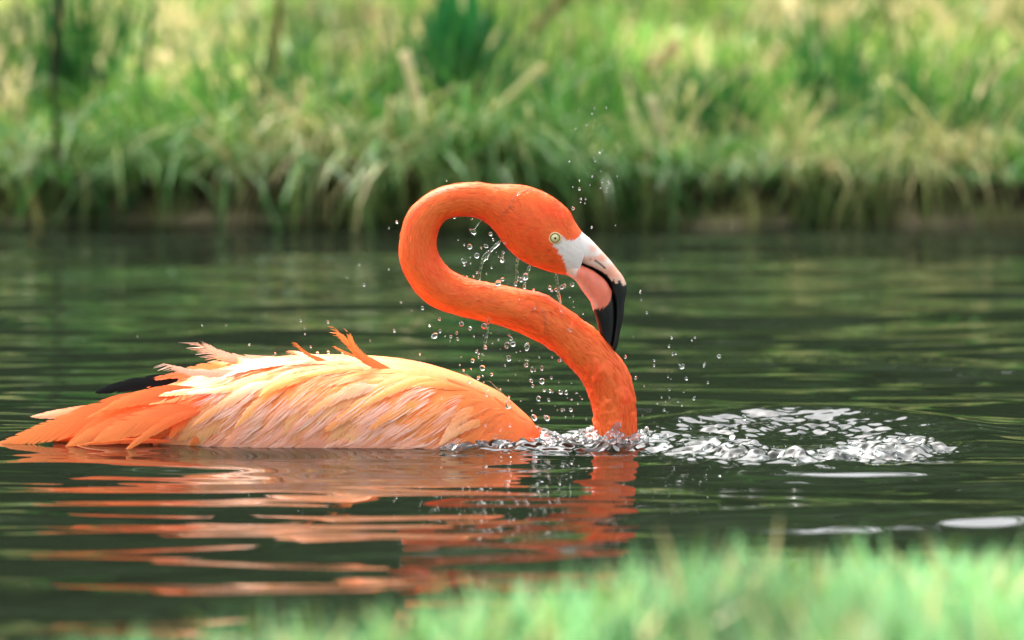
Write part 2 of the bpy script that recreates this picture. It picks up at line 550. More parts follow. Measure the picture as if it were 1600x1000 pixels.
FACE = [(864, 380), (866, 377), (872, 372), (876, 366), (885, 372), (894, 373.5), (904.5, 368), (910, 362), (1000, 380), (920, 470), (890.5, 431), (885, 419),
        (882, 409), (877, 397), (870, 387)]


def bird_col(s, th, p):
    n1 = fbm(s * 90, th * 3, 3); n2 = fbm(s * 18 + 4, th * 1.5, 2)
    c = O_RED + (O_OR - O_RED) * np.clip(0.4 + 0.35 * n1 + 0.7 * n2, -0.25, 1.1)[..., None]
    t = smooth(S_NECK_END, S_NECK_END + 0.14, s)[..., None]
    c = c * (1 - t) + (O_TAIL * 0.55 + O_PEACH * 0.45) * t
    t = smooth(S_OF(44), S_OF(47), s)[..., None]
    c = c * (1 - t) + O_TAIL * t
    px, py = side_px(p)
    f = in_poly(px + 1.2 * n1, py + 1.2 * n2, FACE) & (s < S_OF(5))
    c[f] = WHITE_SKIN * (0.93 + 0.07 * n2[f][:, None])
    return c


flamingo = empty('flamingo', (0.0, 0.0, 0.0))
tag(flamingo, 'orange flamingo bathing in the pond with its neck curled and black tipped bill down', 'flamingo')

ns, nth = 900, 56
sg = np.linspace(0, SMAX, ns); tg = np.linspace(0, 2 * math.pi, nth, endpoint=False)
S, TH = np.meshgrid(sg, tg, indexing='ij')
P = loft(S, TH)
Nn = loft_n(S, TH)
thp = np.abs(((TH + math.pi) % (2 * math.pi)) - math.pi)
lump = 0.0011 * fbm(S * 42, thp * 2.4, 3) + 0.0007 * fbm(S * 130, thp * 5, 2)
wetn = smooth(S_OF(20), S_OF(24), S) * smooth(S_OF(33), S_OF(29), S)
lump = lump * (0.35 + 2.3 * wetn) * smooth(S_OF(4), S_OF(8), S)
# soft hollow behind the eye and a cheek
P = P + Nn * lump[..., None]
Cb = bird_col(S.ravel(), thp.ravel(), P.reshape(-1, 3))
UVb = np.stack([TH.ravel() / 6.283, S.ravel() * 10], 1)
V = P.reshape(-1, 3); F = grid_faces(ns, nth, True)
# close the ends
V = np.concatenate([V, P[0].mean(0)[None], P[-1].mean(0)[None]]); Cb = np.concatenate([Cb, Cb[:1], Cb[-1:]]); UVb = np.concatenate([UVb, UVb[:1], UVb[-1:]])
k0 = ns * nth
capf = []
for j in range(0, nth, 2):
    capf.append([k0, j, (j + 1), (j + 2) % nth]); o_ = (ns - 1) * nth
    capf.append([k0 + 1, o_ + (j + 2) % nth, o_ + j + 1, o_ + j])
mesh_np('body', V, np.concatenate([F, np.array(capf)]), M_skin, flamingo, Cb, UVb)


# ---- bill
def bill_loft(name, up, lo, w, colf, parent, pw=0.8):
    U = np.array([at(*p)[[0, 2]] for p in up]); L = np.array([at(*p)[[0, 2]] for p in lo])
    T = catmull(np.concatenate([U, L, np.array(w)[:, None]], 1), 14)
    n, m = len(T), 40
    th = np.linspace(0, 2 * math.pi, m, endpoint=False)
    c = (T[:, 0:2] + T[:, 2:4]) / 2; h = (T[:, 0:2] - T[:, 2:4]) / 2
    ct = np.cos(th)[None]; st = np.sin(th)[None]
    P = np.empty((n, m, 3))
    cs = np.sign(ct) * np.abs(ct) ** pw; ss = np.sign(st) * np.abs(st) ** pw
    P[..., 0] = c[:, 0:1] + h[:, 0:1] * cs; P[..., 2] = c[:, 1:2] + h[:, 1:2] * cs
    P[..., 1] = -T[:, 4:5] * ss
    V = np.concatenate([P.reshape(-1, 3), P[0].mean(0)[None], P[-1].mean(0)[None]])
    F = grid_faces(n, m, True)
    capf = []
    for j in range(0, m, 2):
        capf += [[n * m, j, j + 1, (j + 2) % m], [n * m + 1, (n - 1) * m + (j + 2) % m, (n - 1) * m + j + 1, (n - 1) * m + j]]
    px, py = side_px(V)
    return mesh_np(name, V, np.concatenate([F, np.array(capf)]), M_bill, parent, colf(px, py), None)


BLK = np.array([0.006, 0.007, 0.007]); PINKB = lin(246, 128, 98); PINKL = lin(244, 186, 160)


def blend(c, d, t):
    return c * (1 - t[:, None]) + d * t[:, None]


def col_upper(px, py):
    n = fbm(px * 0.12, py * 0.12, 3); n2 = fbm(px * 0.5, py * 0.08 + 5, 2)
    c = np.tile(WHITE_SKIN, (len(px), 1)) * (0.96 + 0.04 * n[:, None])
    c = blend(c, lin(245, 196, 168), smooth(392, 425, py + 6 * n))
    for cx, cy, rx, ry in [(927, 387, 10, 9), (930, 403, 26, 6), (956, 424, 17, 13), (944, 400, 9, 10)]:
        d = np.hypot((px - cx) / rx, (py - cy) / ry) + 0.5 * n
        c = blend(c, lin(246, 150, 112), 0.6 * smooth(1.35, 0.3, d))
    # jagged black tip
    k = py + 7 * n2 - 0.25 * (px - 965)
    c = blend(c, BLK, smooth(438, 442, k))
    g = np.abs(py - np.interp(px, [896, 912, 926, 938, 948, 956], [406, 413, 419, 426, 434, 446]))
    wl = np.interp(px, [894, 899, 912, 926, 940, 956], [0, 1.2, 1.4, 2.2, 4, 7])
    c = blend(c, BLK, smooth(wl + 1, wl, g) * (px > 894) * (px < 960))
    gn = np.abs(py - np.interp(px, [922, 930, 938, 945], [403, 406.5, 412, 418]))
    c = blend(c, lin(70, 38, 30), smooth(1.6, 0.6, gn) * (px > 921) * (px < 945.5))
    gn = np.abs(py - np.interp(px, [915, 926], [408.5, 413]))
    return c


def col_lower(px, py):
    n = fbm(px * 0.12 + 9, py * 0.12, 3); n2 = fbm(px * 0.5 + 3, py * 0.08, 2)
    c = np.tile(PINKB, (len(px), 1)) * (1 + 0.08 * n[:, None])
    c = blend(c, WHITE_SKIN, smooth(905, 897, px + 0.25 * (py - 425) + 2 * n))
    und = np.interp(py, [430, 438, 456, 471, 490], [893, 903, 915, 925, 931])
    c = blend(c, PINKL, 0.75 * smooth(10, 2, px - und + 3 * n) * smooth(500, 480, py))
    edge = np.interp(px, [925, 933, 943, 950, 954, 957], [487, 481, 482, 475, 466, 452])
    c = blend(c, BLK, smooth(-2, 1.5, py + 5 * n2 - edge))
    g = np.abs(py - np.interp(px, [896, 912, 926, 938, 948, 956], [406, 413, 419, 426, 434, 446]))
    wl = np.interp(px, [894, 899, 912, 926, 940, 956], [0, 1.2, 1.4, 2.2, 4, 7])
    c = blend(c, BLK, smooth(wl + 1, wl, g) * (px > 894) * (px < 960))
    return c


gape = [(888, 401), (898, 407), (912, 413), (926, 419), (938, 427), (948, 436), (954, 446), (957, 456), (961, 475), (961.5, 495), (960, 515), (956, 537), (951, 554)]
bill_loft('upper_bill', [(905, 359), (924, 375), (942, 394), (953, 406), (964, 420), (972, 430), (978, 442), (979, 453), (976, 471), (974, 495), (969, 519), (964, 544), (953, 556)],
          gape, [.0150, .0152, .0138, .0130, .0122, .0118, .0114, .0110, .0098, .0086, .0074, .0060, .0030], col_upper, flamingo, 0.85)
bill_loft('lower_bill', gape[:12] + [(951, 550)],
          [(884, 428), (898, 437.5), (905, 447), (911, 456), (917, 464), (922, 471), (925, 480), (928, 490), (932, 503), (935, 514), (938, 528), (942, 544), (949, 551)],
          [.0145, .0150, .0150, .0148, .0146, .0143, .0138, .0128, .0112, .0094, .0076, .0058, .0030], col_lower, flamingo, 0.8)


# ---- eyes
def uv_ball(name, c, r, mat, parent, sq=1.0):
    bm = bmesh.new(); bmesh.ops.create_uvsphere(bm, u_segments=24, v_segments=14, radius=1.0)
    for v in bm.verts:
        v.co = Vector((c[0] + v.co.x * r[0], c[1] + v.co.y * r[1], c[2] + v.co.z * r[2]))
    for f in bm.faces: f.smooth = True
    me = bpy.data.meshes.new(name); bm.to_mesh(me); bm.free()
    return link(name, me, mat, parent)


ec = at(867.2, 369.0)
# width of the head at the eye
_s = np.linspace(0, S_OF(8), 400); _t = np.linspace(0.2, 2.6, 200)
SS, TT = np.meshgrid(_s, _t, indexing='ij'); PP = loft(SS, TT)
i_ = np.argmin(np.hypot(PP[..., 0] - ec[0], PP[..., 2] - ec[2])); EYE_Y = PP.reshape(-1, 3)[i_][1]
for side in (1, -1):
    y = EYE_Y * side
    eye = uv_ball('eye', (ec[0], y + 0.0012 * side, ec[2]), (0.0060, 0.0042, 0.0060), M_iris, flamingo)
    uv_ball('pupil', (ec[0] + 0.0002, y - 0.0030 * side, ec[2]), (0.0014, 0.0009, 0.0014), M_pupil, eye)
    # ring of bare skin
    bm = bmesh.new(); n1, n2 = 36, 10; ring = []
    for i in range(n1):
        a = i / n1 * 6.2832; row = []
        for j in range(n2):
            q = j / n2 * 6.2832
            rr = 0.0066 + 0.0012 * math.cos(q)
            row.append(bm.verts.new((ec[0] + rr * math.cos(a) * 1.06, y - side * (0.0007 * math.sin(q) + 0.0006), ec[2] + rr * math.sin(a) * 0.97)))
        ring.append(row)
    for i in range(n1):
        for j in range(n2):
            f = bm.faces.new((ring[i][j], ring[(i + 1) % n1][j], ring[(i + 1) % n1][(j + 1) % n2], ring[i][(j + 1) % n2])); f.smooth = True
    bmesh.ops.recalc_face_normals(bm, faces=bm.faces)
    me = bpy.data.meshes.new('eyelid'); bm.to_mesh(me); bm.free()
    link('eyelid', me, M_lid, eye)
    bm = bmesh.new(); rim = []
    for i in range(36):
        a = i / 36 * 6.2832
        rim.append([bm.verts.new((ec[0] + (0.0057 + 0.00045 * math.cos(q)) * math.cos(a), y - side * (0.0011 + 0.0005 * math.sin(q)), ec[2] + (0.0057 + 0.00045 * math.cos(q)) * math.sin(a))) for q in np.linspace(0, 6.2832, 6, endpoint=False)])
    for i in range(36):
        for j in range(6):
            bm.faces.new((rim[i][j], rim[(i + 1) % 36][j], rim[(i + 1) % 36][(j + 1) % 6], rim[i][(j + 1) % 6])).smooth = True
    bmesh.ops.recalc_face_normals(bm, faces=bm.faces)
    me = bpy.data.meshes.new('eye_rim'); bm.to_mesh(me); bm.free()
    link('eye_rim', me, M_rim, eye)

# ---- trunk side view helpers for feathers
TS = np.linspace(S_OF(32.5), SMAX, 700)
T_ = np.stack([np.interp(TS, LEN, TAB[:, k]) for k in range(5)], -1)
ordx = np.argsort((T_[:, 0] + T_[:, 2]) / 2)
TX = ((T_[:, 0] + T_[:, 2]) / 2)[ordx]; TTOP = T_[ordx, 1]; TBOT = T_[ordx, 3]; TW = T_[ordx, 4]
_ax = T_[:, 0]; oa = np.argsort(_ax); AX, AZ = _ax[oa], T_[oa, 1]


def trunk_y(x, z):
    """how far towards the viewer the trunk's near side stands at (x, z)"""
    top = np.interp(x, AX, AZ); bot = np.interp(x, TX, TBOT); w = np.interp(x, TX, TW)
    c = np.clip((z - (top + bot) / 2) / ((top - bot) / 2), -1, 1)
    return -w * np.sqrt(np.maximum(1 - c * c, 0)) ** 0.92


def trunk_n(x, z):
    e = 0.003
    fx = (trunk_y(x + e, z) - trunk_y(x - e, z)) / (2 * e); fz = (trunk_y(x, z + e) - trunk_y(x, z - e)) / (2 * e)
    n = np.stack([fx, -np.ones_like(fx), fz], -1)
    top = np.interp(x, AX, AZ)
    n[..., 2] = np.clip(n[..., 2], -2.5, 2.5); n[..., 0] = np.clip(n[..., 0], -1.0, 1.0)
    return n / np.linalg.norm(n, axis=-1, keepdims=True)


def feather(name, C, Nrm, w, c0, c1, cedge, rg, jag=0.25, tip=0.0, camber=0.25, parent=flamingo, segs=26, root=0.35, point=0.75, mat=None):
    """a vane along the curve C (k,3) with normals Nrm; w half width; colours root -> tip, and vane edge"""
    k = catmull(C, 10); kn = catmull(Nrm, 10)
    L = np.concatenate([[0], np.cumsum(np.linalg.norm(np.diff(k, axis=0), axis=1))]); tot = L[-1]
    t = np.linspace(0, 1, segs)
    c = np.stack([np.interp(t * tot, L, k[:, i]) for i in range(3)], 1)
    n = np.stack([np.interp(t * tot, L, kn[:, i]) for i in range(3)], 1)
    T = np.gradient(c, axis=0); T /= np.linalg.norm(T, axis=1, keepdims=True)
    n -= T * (n * T).sum(1, keepdims=True); n /= np.linalg.norm(n, axis=1, keepdims=True) + 1e-9
    Lt = np.cross(T, n)
    prof = (root + (1 - root) * smooth(0, 0.35, t)) * np.maximum(1 - np.maximum(t - 0.45, 0) ** 1.9 / 0.55 ** 1.9, 0) ** point
    prof = np.maximum(prof, tip)
    us = np.array([-1, -0.55, 0, 0.55, 1.0])
    V = []; Cv = []; UV = []; ED = []
    fray_ = min(1.0, jag * 2.9)
    jl = np.clip(rg.normal(0, 1, segs), -1.2, 1.2); jr = np.clip(rg.normal(0, 1, segs), -1.2, 1.2)
    grow = 0.3 + 0.7 * smooth(0.15, 0.8, t)
    ph = rg.random() * 50
    for i, u in enumerate(us):
        ww = w * prof * u
        if abs(u) == 1:
            j = jl if u < 0 else jr
            ww = ww * (1 - 0.4 * jag * grow * np.abs(j))
            sh = w * prof * (0.55 + 0.2 * jag * j)
        else:
            sh = w * prof * 0.35 * abs(u)
        V.append(c + Lt * ww[:, None] + T * sh[:, None] - n * (camber * w * prof * u * u)[:, None] + n * (0.0004 * (u == 0)))
        cc = c0[None] * (1 - smooth(0.1, 0.95, t))[:, None] + c1[None] * smooth(0.1, 0.95, t)[:, None]
        e = (abs(u) ** 2.0) * (0.25 + 0.6 * smooth(0.2, 0.9, t)) * (0.75 + 0.25 * vnoise(t * 14 + ph, t * 0 + i))
        cc = cc * (1 - e)[:, None] + cedge[None] * e[:, None]
        cc = cc * (1.12 if u == 0 else 1.0)
        Cv.append(cc * (1 + 0.06 * vnoise(t * 9 + ph, t * 0 + i * 3.3))[:, None])
        al_, ac_ = t * tot, abs(u) * w * prof
        UV.append(np.stack([al_ * 0.5 - ac_ * 0.87 + ph, al_ * 0.87 + ac_ * 0.5 + ph + (0.3 if u > 0 else 0)], 1))
        ED.append(np.maximum(abs(u) * (1 - fray_) + abs(u) * fray_ * (0.45 + 0.65 * smooth(0.0, 0.75, t)), smooth(0.72, 1.0, t) * (0.45 + 0.65 * fray_)) * (0.55 + 0.5 * fray_))
    ED = np.stack(ED, 1).reshape(-1)
    V = np.stack(V, 1).reshape(-1, 3); Cv = np.stack(Cv, 1).reshape(-1, 3); UV = np.stack(UV, 1).reshape(-1, 2)
    return mesh_np(name, V, grid_faces(segs, 5), mat or (M_black if c0[0] < 0.02 else M_feather), parent, np.clip(Cv, 0, 1), UV, edge=ED)


def flow(px, py):
    """direction the plumage lies in, photo-pixel side view (unit vector, y down)"""
    top = np.interp(px, [170, 270, 320, 370, 420, 540, 650, 730, 785, 830, 850], [639, 599, 584, 569, 558, 553, 564, 589, 616, 654, 690])
    slope = np.interp(px, [200, 300, 400, 500, 600, 700, 800, 840], [-0.42, -0.28, -0.12, 0.0, 0.1, 0.35, 0.75, 1.0])   # d(top)/dx
    h = np.clip((py - top) / np.maximum(697 - top, 20), 0, 1)
    a_top = np.arctan2(-slope, -1 + 0 * px)          # along the ridge towards the tail
    a_top = np.where(a_top < 0, a_top + 2 * math.pi, a_top)
    down = np.interp(px, [200, 330, 430, 560, 700, 800, 850], [20, 42, 46, 40, 34, 16, 0])
    a_mid = math.pi - np.radians(down)
    a_low = math.pi - np.radians(np.interp(px, [250, 420, 700, 850], [20, 22, 12, 5]))
    m = smooth(0.02, 0.38, h); l = smooth(0.80, 0.93, h)
    a = a_top * (1 - m) + a_mid * m
    a = a * (1 - l) + a_low * l
    return np.cos(a), np.sin(a), h


def walk(px, py, length, n=6, curve=0.0):
    out = [(px, py)]
    st = length / (n - 1)
    for i in range(n - 1):
        dx, dy, _ = flow(np.array(float(px)), np.array(float(py)))
        a = curve * i / (n - 1)
        dx, dy = dx * math.cos(a) - dy * math.sin(a), dx * math.sin(a) + dy * math.cos(a)
        px += float(dx) * st; py += float(dy) * st
        out.append((px, py))
    return out


def lay(pts, lift0, lift1, ny=0.0):
    """lay side-view pixels onto the near flank, lifted off the skin along the surface normal"""
    n = len(pts)
    q = np.array([at(p[0], p[1])[[0, 2]] for p in pts])
    y = trunk_y(q[:, 0], q[:, 1]); nn = trunk_n(q[:, 0], q[:, 1])
    l = np.linspace(lift0, lift1, n)
    C = np.stack([q[:, 0], y, q[:, 1]], 1) + nn * l[:, None] + np.array([0, ny, 0])
    return C, nn


def zone_cols(px, py, rg):
    _, _, h = flow(np.array(px), np.array(py)); h = float(h)
    mid = smooth(280, 430, px) * smooth(760, 640, px)
    base = O_TAIL * 0.6 + O_PEACH * 0.4
    c0 = base * (1 - mid) + (O_PEACH * 0.55 + O_YEL * 0.45) * mid
    c1 = (O_PEACH * 0.8 + O_TAIL * 0.2) * (1 - mid) + (O_YEL * 0.75 + O_PALE * 0.25) * mid
    ce = O_PEACH * (1 - mid) + (O_PALE * 0.55 + O_YEL * 0.45) * mid
    if h > 0.8 and px < 720:
        c0 = O_PINK * 0.8 + O_TAIL * 0.2; c1 = O_PINK * 0.5 + O_PALE * 0.5; ce = O_PALE
    elif px < 470 and h > 0.35:
        k = 0.45 * smooth(470, 400, px) * smooth(250, 330, px)
        c0 = c0 * (1 - k) + O_PINK * k; c1 = c1 * (1 - k) + O_PINK * k; ce = ce * (1 - k) + O_PALE * k
    if px > 740:
        k = smooth(730, 790, px)
        c0 = c0 * (1 - k) + (O_TAIL * 0.5 + O_OR * 0.5) * k; c1 = c1 * (1 - k) + O_TAIL * k; ce = ce * (1 - k) + (O_TAIL * 0.5 + O_PEACH * 0.5) * k
    j = 1 + rg.normal(0, 0.05)
    t = rg.random() * 0.7
    c0 = c0 * (1 - t) + O_TAIL * t
    return c0 * j, c1 * j, ce


rf = np.random.default_rng(3)
count = 0
roots = []
yy = 548
while yy < 706:
    xx = 300 + rf.random() * 30
    while xx < 848:
        roots.append((xx + rf.normal(0, 7), yy + rf.normal(0, 4)))
        xx += 29 if xx < 700 else 24
    yy += 14.0
roots.sort(key=lambda r_: r_[0])
for (px, py) in roots:
    top = np.interp(px, [270, 320, 370, 420, 540, 650, 730, 785, 830, 850], [597, 582, 567, 556, 553, 563, 587, 614, 652, 690])
    if py < top + 1 or py > 712:
        continue
    _, _, h = flow(np.array(px), np.array(py)); h = float(h)
    ln = 132 + rf.normal(0, 20)
    wd = 10 + rf.random() * 7
    if h > 0.8: ln *= 0.75; wd *= 0.7
    if px > 720: ln *= 0.62; wd *= 0.72
    if h < 0.1: wd *= 0.75
    pts = walk(px, py, ln, 6, rf.normal(0.0, 0.16))
    C, nn = lay(pts, 0.0002, (0.0014 + 0.0022 * rf.random()) * (0.3 if h < 0.12 else 1.0))
    c0, c1, ce = zone_cols(px, py, rf)
    feather('feather', C, nn, wd * PX, c0, c1, ce, rf, jag=0.2, camber=0.1)
    count += 1


def traced(name, pts, wpx, c0, c1, ce, lift=(0.004, 0.007), ny=0.0, jag=0.12, free=False, camber=0.1, point=0.8, root=0.2, label=None):
    C, nn = lay(pts, -0.0008, lift[1] * 0.95, ny=0.0)
    C[:, 1] += ny * smooth(0.0, 0.8, np.linspace(0, 1, len(pts)))
    jag = max(jag * 1.4, 0.13)
    if free:      # stands clear of the back: facing the side, no following of the flank
        C[:, 1] = np.linspace(C[0, 1], C[0, 1] * 0.9 + ny, len(pts))
        C[0, 1] += 0.004
        nn = np.tile(np.array([0.15, -0.9, 0.4]), (len(pts), 1))
    if name in ('tail_feather', 'wing_feather') and c0[0] > 0.5:      # red at the quill paints shading between feathers; paler vane edges separate them
        k_ = rf.random()
        c0 = c0 * 0.35 + O_RED * 0.65; ce = ce * 0.45 + O_PEACH * 0.55; c1 = c1 * (0.7 + .3 * k_) + O_PEACH * (.3 - .3 * k_)
    o = feather(name, C, nn, wpx / 2 * PX, c0, c1, ce, rf, jag=jag, camber=camber, point=point, root=root)
    if label: o['label'] = label
    return o


TL, TD = O_TAIL, O_TAIL * 0.6 + O_OR * 0.4
PKP = O_PINK * 0.3 + O_PALE * 0.5 + O_YEL * 0.2
# under tail first, then the long wing feathers over it
traced('tail_feather', [(175, 634), (130, 643), (88, 650), (45, 656)], 18, O_YEL, O_YEL * .5 + O_PALE * .5, O_PALE, (0.001, 0.001), ny=0.035, jag=.05, free=True)
traced('tail_feather', [(290, 684), (215, 681), (150, 685), (103, 691)], 9, O_YEL, O_YEL, O_PALE, (0.004, 0.004), ny=0.01, jag=.05, free=True)
traced('flight_feather', [(300, 589), (255, 593), (200, 601), (149, 612)], 22, BLK, BLK, BLK, (0.001, 0.001), ny=-0.012, jag=.08, free=True, point=.6, label='black flight feather tip showing above the tail')
traced('flight_feather', [(230, 615), (200, 620), (175, 628), (160, 634)], 9, BLK, BLK, BLK, (0.001, 0.001), ny=0.02, jag=.08, free=True, point=.6)
traced('tail_feather', [(290, 600), (210, 626), (110, 661), (30, 683), (-12, 689)], 44, TL, TD, TL, (0.004, 0.004), ny=-0.004, jag=.05, free=True, point=1.0)
traced('tail_feather', [(300, 620), (215, 648), (140, 675), (110, 687)], 34, TL, TL, TL, (0.004, 0.005), jag=.06, ny=-.012, free=True)
traced('tail_feather', [(290, 605), (230, 622), (160, 655), (98, 690)], 20, TL, TD, TL, (0.006, 0.008), jag=.06, ny=-.022, free=True, point=1.0)
traced('tail_feather', [(310, 600), (250, 612), (180, 636), (140, 655)], 18, TL, TL, O_PEACH, (0.006, 0.008), jag=.08, ny=-.026, free=True)
traced('wing_feather', [(330, 625), (270, 640), (200, 660), (150, 680)], 40, O_PEACH * .5 + TL * .5, TL, TL, (0.005, 0.006), jag=.05, ny=-.014, free=True)
traced('wing_feather', [(320, 600), (260, 610), (200, 626), (165, 643)], 26, TL, TL, O_PEACH, (0.006, 0.008), jag=.08, ny=-.02, free=True)
traced('wing_feather', [(335, 630), (280, 645), (230, 672), (193, 693)], 16, TL, TD, TL, (0.007, 0.010), jag=.06, ny=-.022, free=True, point=1.0)
traced('wing_feather', [(330, 585), (285, 622), (262, 660), (240, 699)], 18, O_PEACH, TL, TL, (0.008, 0.012), jag=.05, ny=-.03, free=True, point=1.0)
traced('wing_feather', [(370, 600), (320, 622), (290, 650), (270, 676)], 26, TL, O_OR * .5 + TL * .5, TL, (0.006, 0.008), jag=.1, ny=-.012, free=True)
traced('wing_feather', [(395, 625), (350, 648), (318, 672), (300, 688)], 30, TL, O_OR * .6 + TL * .4, O_PINK, (0.003, 0.004), jag=.15)
traced('covert_feather', [(370, 580), (320, 582), (270, 586), (226, 593)], 17, O_PINK * .5 + TL * .5, TL, O_PALE, (0.005, 0.006), jag=.3, ny=-.004)
traced('covert_feather', [(380, 588), (330, 602), (285, 611), (240, 621)], 15, O_YEL, O_YEL, O_PALE, (0.007, 0.009), jag=.1, ny=-.012)
traced('covert_feather', [(395, 592), (350, 603), (310, 610), (286, 616)], 16, O_YEL, O_PALE, O_PALE, (0.007, 0.011), jag=.2, ny=-.01)
traced('covert_feather', [(450, 570), (395, 600), (345, 632), (303, 661)], 22, PKP, O_YEL * .6 + TL * .4, O_PALE, (0.006, 0.011), jag=.15)
traced('covert_feather', [(470, 575), (430, 605), (395, 635), (372, 659)], 22, O_PEACH, O_YEL, O_PALE, (0.006, 0.011), jag=.12)
traced('covert_feather', [(430, 628), (390, 658), (362, 682), (349, 698)], 30, O_PINK, O_PEACH * .5 + O_PINK * .5, O_PALE, (0.006, 0.010), jag=.2)
traced('covert_feather', [(480, 640), (440, 662), (410, 682), (392, 694)], 26, O_PINK, O_PINK, O_PALE, (0.005, 0.009), jag=.3)
traced('covert_feather', [(480, 560), (430, 566), (380, 578), (335, 600)], 20, PKP, O_PALE, O_PALE, (0.006, 0.009), jag=.25)
traced('covert_feather', [(440, 556), (400, 566), (370, 580), (345, 596)], 18, O_YEL, PKP, O_PALE, (0.006, 0.009), jag=.25)
traced('covert_feather', [(600, 568), (545, 572), (500, 579), (461, 590)], 17, TD, O_YEL, O_YEL, (0.005, 0.010), jag=.08)
traced('covert_feather', [(510, 575), (470, 584), (435, 597), (408, 616)], 22, O_PEACH, O_YEL, O_YEL, (0.005, 0.010), jag=.08)
traced('covert_feather', [(560, 562), (500, 563), (450, 567), (400, 578)], 14, O_PEACH, PKP, O_PALE, (0.005, 0.008), jag=.2)
traced('covert_feather', [(615, 590), (560, 600), (510, 622), (470, 650)], 26, PKP, O_YEL, O_PALE, (0.006, 0.010), jag=.25)
traced('covert_feather', [(620, 600), (575, 620), (535, 645), (500, 668)], 26, O_YEL, O_YEL * .6 + TL * .4, O_PALE, (0.006, 0.010), jag=.25)
traced('covert_feather', [(690, 610), (640, 625), (600, 645), (570, 668)], 24, O_YEL, O_YEL * .6 + TL * .4, O_PALE, (0.006, 0.010), jag=.25)
traced('covert_feather', [(700, 585), (650, 590), (600, 610), (560, 632)], 22, O_PEACH, O_YEL, O_PALE, (0.006, 0.010), jag=.2)
traced('covert_feather', [(770, 625), (725, 640), (700, 665), (678, 692)], 22, O_PEACH, O_YEL * .5 + PKP * .5, O_PALE, (0.006, 0.012), jag=.45)
traced('covert_feather', [(780, 645), (735, 655), (700, 672), (672, 692)], 16, O_PEACH, O_YEL * .5 + PKP * .5, O_PALE, (0.008, 0.014), jag=.45)
for k_ in range(16):
    fx = 720 - 19 * k_ + rf.normal(0, 5); fy = 671 + 14 * rf.random()
    ln = 62 + 22 * rf.random()
    traced('flank_feather', [(fx, fy), (fx - ln * .35, fy + 3), (fx - ln * .7, fy + 9), (fx - ln, fy + 19)], 11 + 5 * rf.random(), O_PEACH * .6 + O_PINK * .4, O_PINK * .4 + PKP * .6, O_PALE, (0.003, 0.005 + .005 * rf.random()), jag=.4)


def fray(pts_px, ybase, wpx, n, side, c, lmin, lmax, parent, name='barb'):
    """loose barbs standing off one edge of a raised feather, joined in one mesh"""
    k = catmull(np.array(pts_px, float), 12)
    V = []; F = []; Cc = []
    for i in range(n):
        t = 0.35 + 0.62 * i / n
        p = k[int(t * (len(k) - 1))]; q = k[min(int(t * (len(k) - 1)) + 3, len(k) - 1)]
        d = (q - p) / (np.linalg.norm(q - p) + 1e-9)
        nrm = np.array([-d[1], d[0]]) * side
        ang = 0.45 + 0.35 * rf.random()
        dr = d * math.cos(ang) + nrm * math.sin(ang)
        L = (lmin + (lmax - lmin) * rf.random())
        for u, hw in ((0, 1.0), (0.5, 0.8), (1.0, 0.1)):
            m = p + nrm * wpx * 0.25 + dr * L * u + d * 2.0 * u * u
            pe = np.array([-dr[1], dr[0]])
            for sg_ in (-1, 1):
                a = at(*(m + pe * hw * sg_ * 0.75), ybase - 0.0015 * rf.random()); V.append(a); Cc.append(c)
        b0 = i * 6
        F += [[b0, b0 + 1, b0 + 3, b0 + 2], [b0 + 2, b0 + 3, b0 + 5, b0 + 4]]
    o = mesh_np(name, V, F, M_down, parent, Cc); o['kind'] = 'stuff'
    return o


def raised(pts, w, c0, c1, ce, ny, side, nb, lm):
    o = traced('raised_feather', pts, w, c0, c1, ce, (0.002, 0.002), ny=ny, jag=.24, free=True, camber=.1, point=.6)
    if nb:
        yb = float(np.mean([v.co.y for v in o.data.vertices]))
        fray(pts, yb, w, nb, side, ce, lm * .5, lm, o)


raised([(430, 557), (378, 561), (340, 550), (307, 529)], 17, PKP, PKP, O_PALE, -.004, -1, 26, 30)
raised([(410, 574), (345, 578), (295, 574), (246, 561)], 15, PKP, PKP, O_PALE, -.006, -1, 22, 22)
raised([(612, 572), (572, 556), (543, 530), (517, 502)], 15, TL, O_PEACH, O_PEACH, -.003, -1, 12, 14)
raised([(620, 574), (580, 560), (556, 538), (543, 506)], 16, TL, O_PEACH, O_PEACH, -.008, -1, 8, 9)
raised([(520, 562), (494, 555), (476, 545), (461, 531)], 8, TL, TL, O_PEACH, -.004, -1, 10, 12)
raised([(560, 557), (545, 551), (533, 545), (520, 538)], 5, TL, O_PEACH, O_PEACH, -.005, -1, 6, 8)


